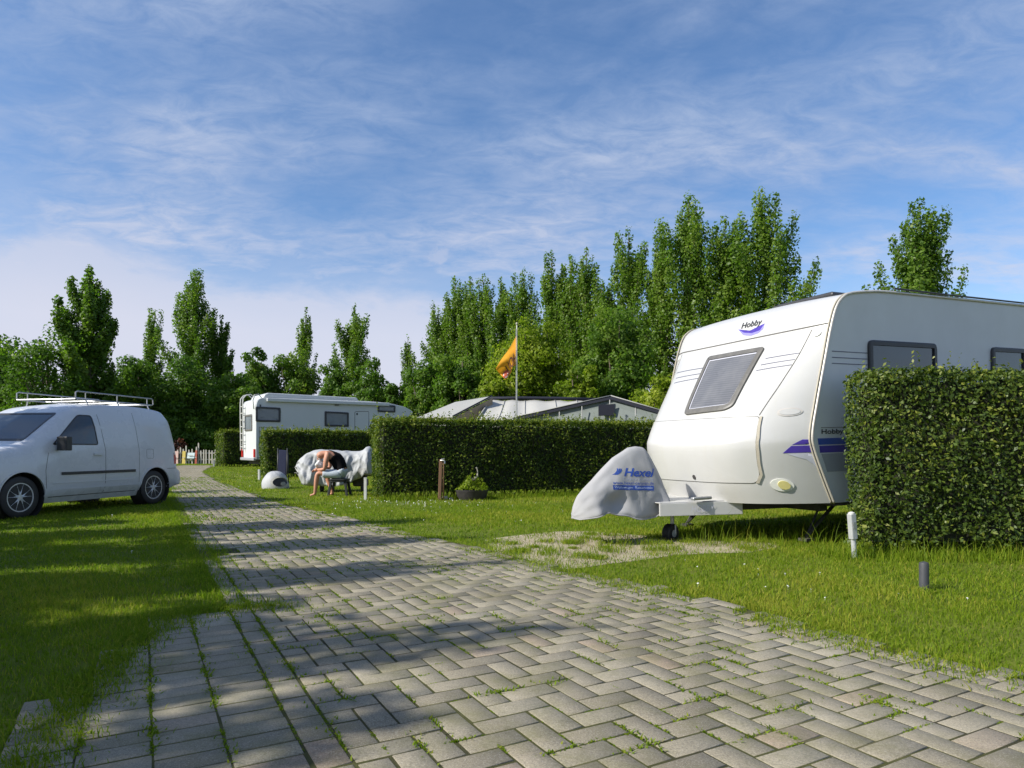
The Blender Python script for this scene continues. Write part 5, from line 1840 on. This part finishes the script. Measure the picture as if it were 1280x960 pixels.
    t = thing('supply_post', 'leaning silver-grey supply post with a wider head beside the glossy hedge', 'post', (X, Yp, 0), (0, math.radians(-5.0), .25))
    MB().lathe([(.023, -.03), (.023, .24), (.023, .26)], 16).build('shaft', M['grey_post'], t, True, angle=40)
    hd = MB(); hd.slab([(x, y, .20) for x, y in roundp([(-.031, -.03), (.031, -.03), (.031, .03), (-.031, .03)], .012, 3)], (0, 0, .235)); hd.build('head', M['grey_post'], t, bevel=.006)
    MB().lathe([(.030, .432), (.030, .445), (.012, .455)], 14).build('cap', M['white_post'], t, True, angle=40)
    MB().lathe([(.032, -.01), (.032, .025)], 14).build('foot', M['dark_plastic'], t)
    MB().box((.0, -.036, .33), (.04, .006, .07)).build('socket_flap', M['steel'], t, bevel=.003)
    # dark post
    X, Yp = gp(1155, 738)
    t = thing('bollard', 'short dark grey bollard on the grass in front of the glossy hedge', 'bollard', (X, Yp, 0))
    MB().lathe([(.033, -.03), (.033, .19), (.030, .205), (.0, .215)], 18, cap=False).build('shaft', M['dark_post'], t, True, angle=40)
    MB().lathe([(.036, -.02), (.036, .02)], 18).build('foot', M['black_rubber'], t)
    # wooden tap post
    X, Yp = gp(551, 625.2)
    t = thing('tap_post', 'weathered brown wooden post with a water tap in front of the long hedge', 'post', (X, Yp, 0))
    MB().box((-.01, 0, .40), (.066, .065, .84), (0, .03, 0)).build('shaft', M['post_wood'], t, bevel=.008)
    MB().tube([(.055, -.02, 0), (.06, -.02, .70), (.05, -.03, .78)], .014, 6).build('pipe', M['post_wood'], t, True)
    tp_ = MB(); tp_.tube([(.0, -.05, .80), (.06, -.08, .80), (.085, -.085, .79), (.09, -.085, .74)], .014, 6); tp_.box((.05, -.08, .835), (.07, .02, .014)); tp_.tube([(.05, -.08, .8), (.05, -.08, .835)], .008, 6)
    tp_.build('tap', M['steel'], t, True, angle=40)
    # stones and a scrap at the foot
    X, Yp = gp(557, 624.5)
    for i, (dx, dy, r) in enumerate([(0, 0, .075), (.12, .02, .05)]):
        b = MB()
        rows = [[Vector((r * math.sin(PI * i2 / 6) * math.cos(k * PI / 5) * (1 + .2 * math.sin(k * 2.3 + i2)), r * math.sin(PI * i2 / 6) * math.sin(k * PI / 5), r * .6 * (1 - math.cos(PI * i2 / 6)) - .01)) for k in range(10)] for i2 in range(7)]
        b.grid(rows, True)
        s = b.build('stone', M['bird'], None, True); s.location = (X + dx, Yp - .06 + dy, 0)
        tag(s, ['pale stone at the foot of the brown tap post', 'smaller pale stone just right of the tap post'][i], 'stone')
    # planter with a leafy plant
    X, Yp = gp(590, 624.5)
    t = thing('plant_pot', 'dark ribbed planter bowl with bright green leaves by the long hedge', 'plant pot', (X, Yp - .06, 0))
    prof = [(.24, 0.0), (.30, .08), (.32, .17), (.335, .19), (.335, .205), (.30, .205), (.29, .16)]
    pb = MB().lathe(prof, 40); pb.v = [Vector((v.x * (1 + .012 * math.cos(20 * math.atan2(v.y, v.x))), v.y * .8, v.z)) for v in pb.v]
    pb.build('bowl', M['terracotta'], t, True, angle=40)
    n = 1500
    az = rng.uniform(0, 2 * PI, n); r = np.sqrt(rng.uniform(0, 1, n)) * .33
    hgt = .20 + (.30 * (1 - (r / .36) ** 2)) * rng.uniform(.3, 1.0, n) * (.75 + .4 * np.sin(az * 3 + 1))
    p = np.stack([r * np.cos(az), r * np.sin(az) * .8, hgt], 1)
    leaf_mesh('leaves', p, np.stack([np.cos(az) * .5, np.sin(az) * .5, np.ones(n) * .6], 1), .055, M['lightleaf'], t, .45, rng.uniform(.1, .8, n), .7)
    MB().tube([(0, 0, .15), (.02, 0, .42)], .01, 5).build('stem', M['bark'], t)
    # pale bird ornament on a stake behind the planter
    X, Yp = gp(593, 624)
    t = thing('bird_ornament', 'pale long-necked garden bird ornament behind the planter bowl', 'ornament', (X, Yp + .22, 0))
    bb = MB(); bb.tube([(-.09, 0, .42), (-.05, 0, .40), (0, 0, .41), (.05, 0, .46), (.055, 0, .53), (.05, 0, .60), (.03, 0, .64), (.0, 0, .63)], [.010, .03, .036, .024, .014, .013, .018, .006], 10)
    bb.build('body', M['bird'], t, True)
    MB().tube([(0, 0, -.05), (0, 0, .40)], .007, 5).build('stake', M['steel'], t)

    # picket fence at the end of the road
    Yf = 44.5
    o = Vector((-22.2, Yf, 0))
    t = thing('picket_fence', 'uneven painted picket fence closing the far end of the paved road', 'fence', o)
    px_list = [(150, 562), (160, 563), (170, 561), (180, 562), (190, 563), (200, 562), (208, 561), (217.5, 562), (222, 562), (225.5, 559), (229, 561), (232.5, 557), (236, 562), (240, 561), (245.5, 558.5), (248, 553.5), (251, 563), (254.5, 562), (257.5, 562), (261.5, 562.5), (265, 563), (269, 562), (274, 563)]
    for (px, yt) in px_list:
        p = at(px, yt, Yf + random.uniform(-.03, .03)); w = .085
        MB().slab([(p.x - w / 2 - o.x, p.y - Yf, 0), (p.x + w / 2 - o.x, p.y - Yf, 0), (p.x + w / 2 - o.x, p.y - Yf, p.z - .05), (p.x - o.x, p.y - Yf, p.z + .02), (p.x - w / 2 - o.x, p.y - Yf, p.z - .05)], (0, .025, 0)).build('picket', M['picket'], t)
    for z in (.30, .72):
        a, b_ = at(148, 560, Yf), at(276, 560, Yf)
        MB().box(((a.x + b_.x) / 2 - o.x, .05, z), (b_.x - a.x, .04, .07)).build('rail', M['picket'], t)
    # boards propped against it
    for (x0, y0, x1, y1, mt, lab) in [(217, 564, 222.5, 580, 'pink_board', 'pale pink board leaning on the picket fence'), (227.5, 564, 231.5, 580, 'yellow_board', 'yellow board leaning on the picket fence'), (234, 566, 243, 573, 'pale_blue_board', 'pale blue notice board on the picket fence'), (243.5, 563, 246, 579.5, 'red_board', 'narrow red board leaning on the picket fence')]:
        a, b_ = at(x0, y1, Yf - .12), at(x1, y0, Yf - .12)
        z0 = 0 if y1 > 578 else a.z
        oo = thing('board', lab, 'board', ((a.x + b_.x) / 2, Yf - .14, 0))
        hw = (b_.x - a.x) / 2
        MB().slab([(-hw, 0, z0), (hw, 0, z0), (hw, .08, b_.z), (-hw, .08, b_.z)], (0, .025, 0)).build('panel', M[mt], oo, bevel=.006)
        MB().box((0, -.012, (z0 + b_.z) / 2), (hw * 1.4, .01, .05), (-.09, 0, 0)).build('batten', M['picket'], oo)


build_small()
# ------------------------------------------------------------------ trees
def tp(x, top, Y):
    return (x - 640) / F * Y, H + (HZ - top) / F * Y


def pop(x, top, wpx, Y, label, seed, mat='poplar', n=9000, leaf=.17, lean=0.0, tone0=.45, z0=.08, env=None):
    X, h = tp(x, top, Y)
    return poplar('poplar_tree', label, 'tree', X, Y, h, wpx / F * Y * 1.8, mat, int(n * 2.0), leaf * .98, z0, lean, seed, tone0=tone0, env=env)


def rnd(x, top, wpx, Y, label, seed, mat='wood', n=9000, leaf=.2, zb=.03, tone0=.45, nc=70, irr=.22, name='broadleaf_tree', cat='tree'):
    X, h = tp(x, top, Y)
    return roundtree(name, label, cat, X, Y, h, wpx / F * Y, mat, int(n * 1.5), leaf * .86, zb, seed, tone0=tone0, nc=nc, irregular=irr)


# right-hand row, nearest (tallest) first
pop(956, 246, 92, 41, 'wide many-tipped poplar at the caravan end of the tall row', 1, n=15000)
pop(906, 270, 62, 43, 'poplar with one slim tip between the two tallest poplars', 2, n=11000)
pop(861, 243, 84, 44, 'tallest poplar of the row, its tip standing highest', 3, n=15000)
pop(826, 278, 34, 45, 'slender poplar hugging the flank of the tallest poplar', 4, n=7000)
pop(786, 283, 58, 47, 'poplar with two close tips above the dark round tree', 5, n=10000)
pop(752, 348, 46, 48, 'short leafy poplar filling the gap beside the twin-tipped one', 6, n=8000)
pop(733, 306, 40, 50, 'poplar with a ragged top showing sky beneath its tip', 7, n=8000)
pop(713, 318, 34, 51, 'narrow poplar close beside the ragged-topped one', 8, n=7000)
pop(690, 313, 46, 52, 'full straight poplar with a single blunt tip', 9, n=10000)
pop(655, 337, 52, 55, 'loose poplar standing right above the flag', 10, n=10000)
pop(626, 347, 38, 56, 'slim poplar just behind the flag with open gaps', 11, n=7500)
pop(604, 342, 36, 57, 'poplar with a spiky tip near the left end of the tall row', 12, n=8500)
pop(588, 346, 34, 58, 'thin poplar crowded between two spiky ones', 13, n=7500)
pop(569, 347, 44, 59, 'broad-based poplar where the tall row begins to drop', 14, n=10000)
pop(548, 382, 40, 60, 'low bushy poplar at the end of the tall row', 15, n=8000)
pop(510, 417, 16, 66, 'very thin small poplar alone against the sky', 16, n=2500)
pop(1150, 248, 70, 37, 'dark poplar rising behind the caravan roof', 17, n=13000, tone0=.3)
# round crowns before the row
rnd(769, 376, 98, 35, 'dense dark round tree right of the flag', 21, 'wood', 15000, .19, tone0=.5, nc=110, irr=.12)
rnd(664, 402, 112, 38, 'bright yellow-green tree directly behind the flag', 22, 'lightleaf', 15000, .19, nc=95)
rnd(578, 430, 84, 40, 'dark green round tree beside the motorhome cab', 23, 'wood', 12000, .2, tone0=.55)
rnd(628, 456, 60, 36, 'low light green bush between the dark round tree and the yellow-green one', 24, 'lightleaf', 7000, .19, tone0=.3, name='bush', cat='bush')
rnd(826, 470, 90, 31, 'low light bush behind the gabled awning', 25, 'lightleaf', 9000, .17, tone0=.45, name='bush', cat='bush')
rnd(722, 448, 60, 33, 'small green bush below the dark round tree', 26, 'lightleaf', 7000, .18, tone0=.2, name='bush', cat='bush')
rnd(893, 428, 110, 36, 'mid green tree at the caravan front, under the tall poplars', 27, 'lightleaf', 11000, .2, tone0=.12)
rnd(532, 447, 70, 48, 'rounded dark tree above the motorhome cab', 28, 'wood', 9000, .24)
# left-hand group
pop(243, 338, 52, 56, 'tall full poplar standing out of the left-hand wood', 31, n=13000, tone0=.38)
pop(185, 386, 24, 58, 'slim leaning poplar tip beside the tall full one', 32, n=5000, lean=.6, tone0=.4)
pop(277, 393, 26, 57, 'narrow dark poplar on the right flank of the tall full one', 33, n=6500, tone0=.15)
pop(377, 383, 20, 62, 'slender poplar tip above the rounded trees behind the motorhome', 34, n=4500, lean=.4)
pop(436, 380, 44, 60, 'bent poplar above the right half of the motorhome', 35, n=9000, lean=.5)
pop(112, 334, 60, 46, 'big dark loose-leaved poplar behind the white van', 36, n=14000, leaf=.2, tone0=.2)
rnd(172, 438, 90, 50, 'dark tree between the big loose tree and the tall poplar', 37, 'wood', 11000, .23, tone0=.35)
rnd(228, 446, 96, 51, 'broad dark tree over the end of the road', 38, 'wood', 12000, .23, tone0=.3, irr=.28)
rnd(292, 458, 70, 50, 'dark leafy tree behind the rear of the motorhome', 39, 'wood', 9000, .23, tone0=.4)
rnd(322, 428, 60, 54, 'rounded tree above the rear of the motorhome', 40, 'wood', 9000, .24, tone0=.5)
rnd(366, 430, 74, 55, 'fresh green rounded tree above the motorhome roof', 41, 'wood', 10000, .24, tone0=.72)
rnd(412, 448, 58, 53, 'dark rounded tree below the bent poplar', 42, 'wood', 8000, .24, tone0=.4)
rnd(466, 446, 64, 52, 'leafy tree above the front of the motorhome', 43, 'wood', 9000, .24, tone0=.55)
rnd(500, 462, 50, 50, 'small dark tree above the motorhome overcab', 44, 'wood', 7000, .23, tone0=.35)
rnd(58, 400, 120, 44, 'low dark thicket tree left of the white van', 45, 'wood', 9000, .22, tone0=.3)
rnd(-30, 400, 150, 48, 'large dark tree at the far left of the wood', 46, 'wood', 12000, .25, tone0=.3)
rnd(213, 520, 40, 47, 'low dark shrub behind the picket fence', 47, 'wood', 4500, .2, tone0=.2, name='bush', cat='bush')
rnd(252, 524, 44, 47.5, 'dark shrub beside the short sunlit hedge', 48, 'wood', 4500, .2, tone0=.25, name='bush', cat='bush')
M['redleaf'] = leafmat('copper_leaf', (.06, .02, .012), (.12, .035, .02), (.2, .06, .03), .3)
rnd(222, 546, 22, 45.6, 'low copper-red shrub just behind the picket fence', 49, 'redleaf', 1500, .12, tone0=.5, nc=20, name='bush', cat='bush')


# the far wood behind everything reads as one mass
def far_wood():
    n = 42000
    x = rng.uniform(-85, 85, n); y = rng.uniform(66, 72, n)
    hh = 4.2 + 1.3 * np.sin(x * .31) + .8 * np.sin(x * .83 + 1) + .5 * np.sin(x * 2.1)
    z = hh * rng.uniform(0, 1, n) ** .8
    p = np.stack([x, y, z], 1)
    o = leaf_mesh('woodland', p, np.tile([0, -.8, .4], (n, 1)), .5, M['wood'], None, .75, .3 + .2 * rng.normal(size=n), .7)
    tag(o, kind='stuff')


far_wood()

# poplars along the near left side of the road, beyond the edge of the view; they throw the bands of shade
for i, (x, y, h, w, lab) in enumerate([
        (-8.2, .6, 6.3, 1.8, 'young roadside poplar standing closest to the viewer, left of the road'),
        (-8.8, 2.5, 6.6, 1.35, 'young roadside poplar, second along the left of the road'),
        (-9.0, 4.35, 6.4, 1.35, 'young roadside poplar, third along the left of the road'),
        (-9.6, 6.3, 6.4, 1.5, 'young roadside poplar, fourth along the left of the road'),
        (-11.2, 9.2, 5.8, 1.4, 'young roadside poplar, fifth along the left of the road'),
        (-14.0, 13.2, 5.6, 1.4, 'young roadside poplar beyond the parked van'),
        (-17.4, 17.6, 5.4, 1.3, 'young roadside poplar farthest along the left of the road')]):
    poplar('poplar_tree', lab, 'tree', x, y, h, w, 'poplar', 5200, .13, .06, 0, 60 + i, group='poplars on the left of the road', env=lambda f: 1.0 if f < .55 else 1.0 - (f - .55) * 1.5)


for i, (x, y, h, w, lab) in enumerate([  # out-of-view bushes, added only to deepen the shade on the left grass
        (-8.1, -.3, 5.6, 2.2, 'added unseen shade bush closest to the viewer, left of the road'),
        (-8.2, 1.5, 6.0, 2.5, 'added unseen shade bush beside the closest roadside poplar'),
        (-8.7, 3.3, 5.2, 2.1, 'added unseen shade bush between the second and third roadside poplars'),
        (-9.0, 5.2, 4.9, 1.8, 'added unseen shade bush between the third and fourth roadside poplars'),
        (-10.2, 7.7, 3.9, 1.7, 'added unseen shade bush before the fifth roadside poplar')]):
    roundtree('bush', lab, 'bush', x, y, h, w, 'wood', 6500, .13, .02, 80 + i, 'unseen bushes added to shade the left grass', nc=40)
# ------------------------------------------------------------------ sky, sun, camera
SUN_EL, SUN_DIR = math.radians(35), (-.92, -.39)


def sky():
    w = bpy.data.worlds.new('World'); S.world = w
    w.use_nodes = True
    nt = w.node_tree; nt.nodes.clear()
    out = nt.nodes.new('ShaderNodeOutputWorld'); bg = nt.nodes.new('ShaderNodeBackground')
    st = nt.nodes.new('ShaderNodeTexSky'); st.sky_type = 'NISHITA'; st.sun_disc = False
    st.sun_elevation = SUN_EL
    st.sun_rotation = math.atan2(SUN_DIR[0], SUN_DIR[1])
    st.altitude = 0; st.air_density = 1.0; st.dust_density = .6; st.ozone_density = 2.0
    tc = nt.nodes.new('ShaderNodeTexCoord')
    sep = nt.nodes.new('ShaderNodeSeparateXYZ'); nt.links.new(tc.outputs['Generated'], sep.inputs[0])
    # directions onto a high flat cloud layer
    def mth(op, a, b):
        m = nt.nodes.new('ShaderNodeMath'); m.operation = op
        for i, v in enumerate((a, b)):
            if isinstance(v, (int, float)): m.inputs[i].default_value = v
            else: nt.links.new(v, m.inputs[i])
        return m.outputs[0]
    zc = mth('MAXIMUM', sep.outputs['Z'], 0.0)
    dz = mth('ADD', zc, .16)
    cx, cy = mth('DIVIDE', sep.outputs['X'], dz), mth('DIVIDE', sep.outputs['Y'], dz)
    cb = nt.nodes.new('ShaderNodeCombineXYZ'); nt.links.new(cx, cb.inputs[0]); nt.links.new(cy, cb.inputs[1])
    mp = nt.nodes.new('ShaderNodeMapping'); nt.links.new(cb.outputs[0], mp.inputs[0])
    mp.inputs['Rotation'].default_value = (0, 0, math.radians(-28)); mp.inputs['Scale'].default_value = (.8, 1.35, 1); mp.inputs['Location'].default_value = (2.3, .4, 0)
    n1 = noise(nt, mp.outputs[0], 1.3, 7, .56, .35)
    mp2 = nt.nodes.new('ShaderNodeMapping'); nt.links.new(cb.outputs[0], mp2.inputs[0])
    mp2.inputs['Rotation'].default_value = (0, 0, math.radians(-24)); mp2.inputs['Scale'].default_value = (3.0, 5.0, 1)
    n2 = noise(nt, mp2.outputs[0], 2.6, 7, .66, .5)
    wisps = ramp(nt, n2, [(.36, 0), (.64, 1)])
    veil = ramp(nt, n1, [(.36, .10), (.52, .48), (.68, .85)])
    f = mth('MULTIPLY', veil, mth('ADD', mth('MULTIPLY', wisps, .75), .45))
    # a pale bank of cloud low down, heavier on the left
    sx = mth('ADD', mth('MULTIPLY', sep.outputs['X'], .5), .5)
    mp3 = nt.nodes.new('ShaderNodeMapping'); nt.links.new(tc.outputs['Generated'], mp3.inputs[0]); mp3.inputs['Scale'].default_value = (1, 1, 2.2)
    n3 = noise(nt, mp3.outputs[0], 4.2, 7, .60, .3)
    zz = mth('ADD', sep.outputs['Z'], mth('MULTIPLY', mth('SUBTRACT', n3, .5), .22))
    zz = mth('ADD', zz, mth('MULTIPLY', mth('SUBTRACT', sx, .40), .22))
    bank = ramp(nt, zz, [(.08, .95), (.185, .85), (.225, .32), (.32, .0)])
    # one small bright puff
    pd = Vector(((549 - 640) / F, 1, (HZ - 320) / F)).normalized()
    vm = nt.nodes.new('ShaderNodeVectorMath'); vm.operation = 'SUBTRACT'; nt.links.new(tc.outputs['Generated'], vm.inputs[0]); vm.inputs[1].default_value = pd
    mpp = nt.nodes.new('ShaderNodeMapping'); mpp.vector_type = 'TEXTURE'; nt.links.new(vm.outputs[0], mpp.inputs[0])
    mpp.inputs['Rotation'].default_value = (0, math.radians(-38), 0); mpp.inputs['Scale'].default_value = (.028, .05, .018)
    ln = nt.nodes.new('ShaderNodeVectorMath'); ln.operation = 'LENGTH'; nt.links.new(mpp.outputs[0], ln.inputs[0])
    pn = noise(nt, tc.outputs['Generated'], 42, 5, .65)
    puff = ramp(nt, mth('ADD', ln.outputs['Value'], mth('MULTIPLY', mth('SUBTRACT', pn, .5), 2.2)), [(.2, .55), (1.25, 0)])
    cloud = mixc(nt, mth('MULTIPLY', ramp(nt, sep.outputs['Z'], [(.16, 1), (.42, 0)]), .9), CLOUD_HIGH, CLOUD_LOW)
    cloud = mixc(nt, puff, cloud, (4.1, 4.2, 5.0))
    f2 = mth('MINIMUM', mth('MAXIMUM', mth('MAXIMUM', f, bank), puff), .94)
    tint = mixc(nt, 1.0, st.outputs[0], SKY_TINT, 'MULTIPLY')
    hs = nt.nodes.new('ShaderNodeHueSaturation'); hs.inputs['Saturation'].default_value = 1.12; nt.links.new(tint, hs.inputs['Color'])
    cl = mixc(nt, f2, hs.outputs[0], cloud)
    nt.links.new(cl, bg.inputs['Color'])
    bg.inputs['Strength'].default_value = SKY_STR
    nt.links.new(bg.outputs[0], out.inputs[0])


SKY_TINT = (.90, .96, 1.06)
CLOUD_HIGH = (2.7, 3.35, 4.7)
CLOUD_LOW = (4.7, 4.75, 5.5)
SKY_STR = .10
sky()
sd = bpy.data.lights.new('sun', 'SUN'); sd.energy = 4.6; sd.angle = math.radians(.55); sd.color = (1.0, .955, .875)
so = bpy.data.objects.new('sun', sd); COL.objects.link(so)
dv = Vector((SUN_DIR[0], SUN_DIR[1], 0)).normalized() * math.cos(SUN_EL) + Vector((0, 0, math.sin(SUN_EL)))
so.rotation_euler = dv.to_track_quat('Z', 'Y').to_euler()
so.location = dv * 50

cd = bpy.data.cameras.new('camera'); cam = bpy.data.objects.new('camera', cd); COL.objects.link(cam)
cam.location = (0, 0, H); cam.rotation_euler = (PI / 2, 0, 0)
cd.sensor_fit = 'HORIZONTAL'; cd.sensor_width = 36; cd.lens = F / 1280 * 36; cd.shift_y = 80 / 1280
cd.clip_start = .05; cd.clip_end = 2000
S.camera = cam
S.view_settings.view_transform = 'Standard'; S.view_settings.look = 'None'; S.view_settings.exposure = .65; S.view_settings.gamma = 1
S.view_settings.use_curve_mapping = False
S.render.engine = 'CYCLES'
S.cycles.max_bounces = 6; S.cycles.transmission_bounces = 4; S.cycles.use_denoising = True
S.cycles.use_adaptive_sampling = True; S.cycles.adaptive_threshold = .02
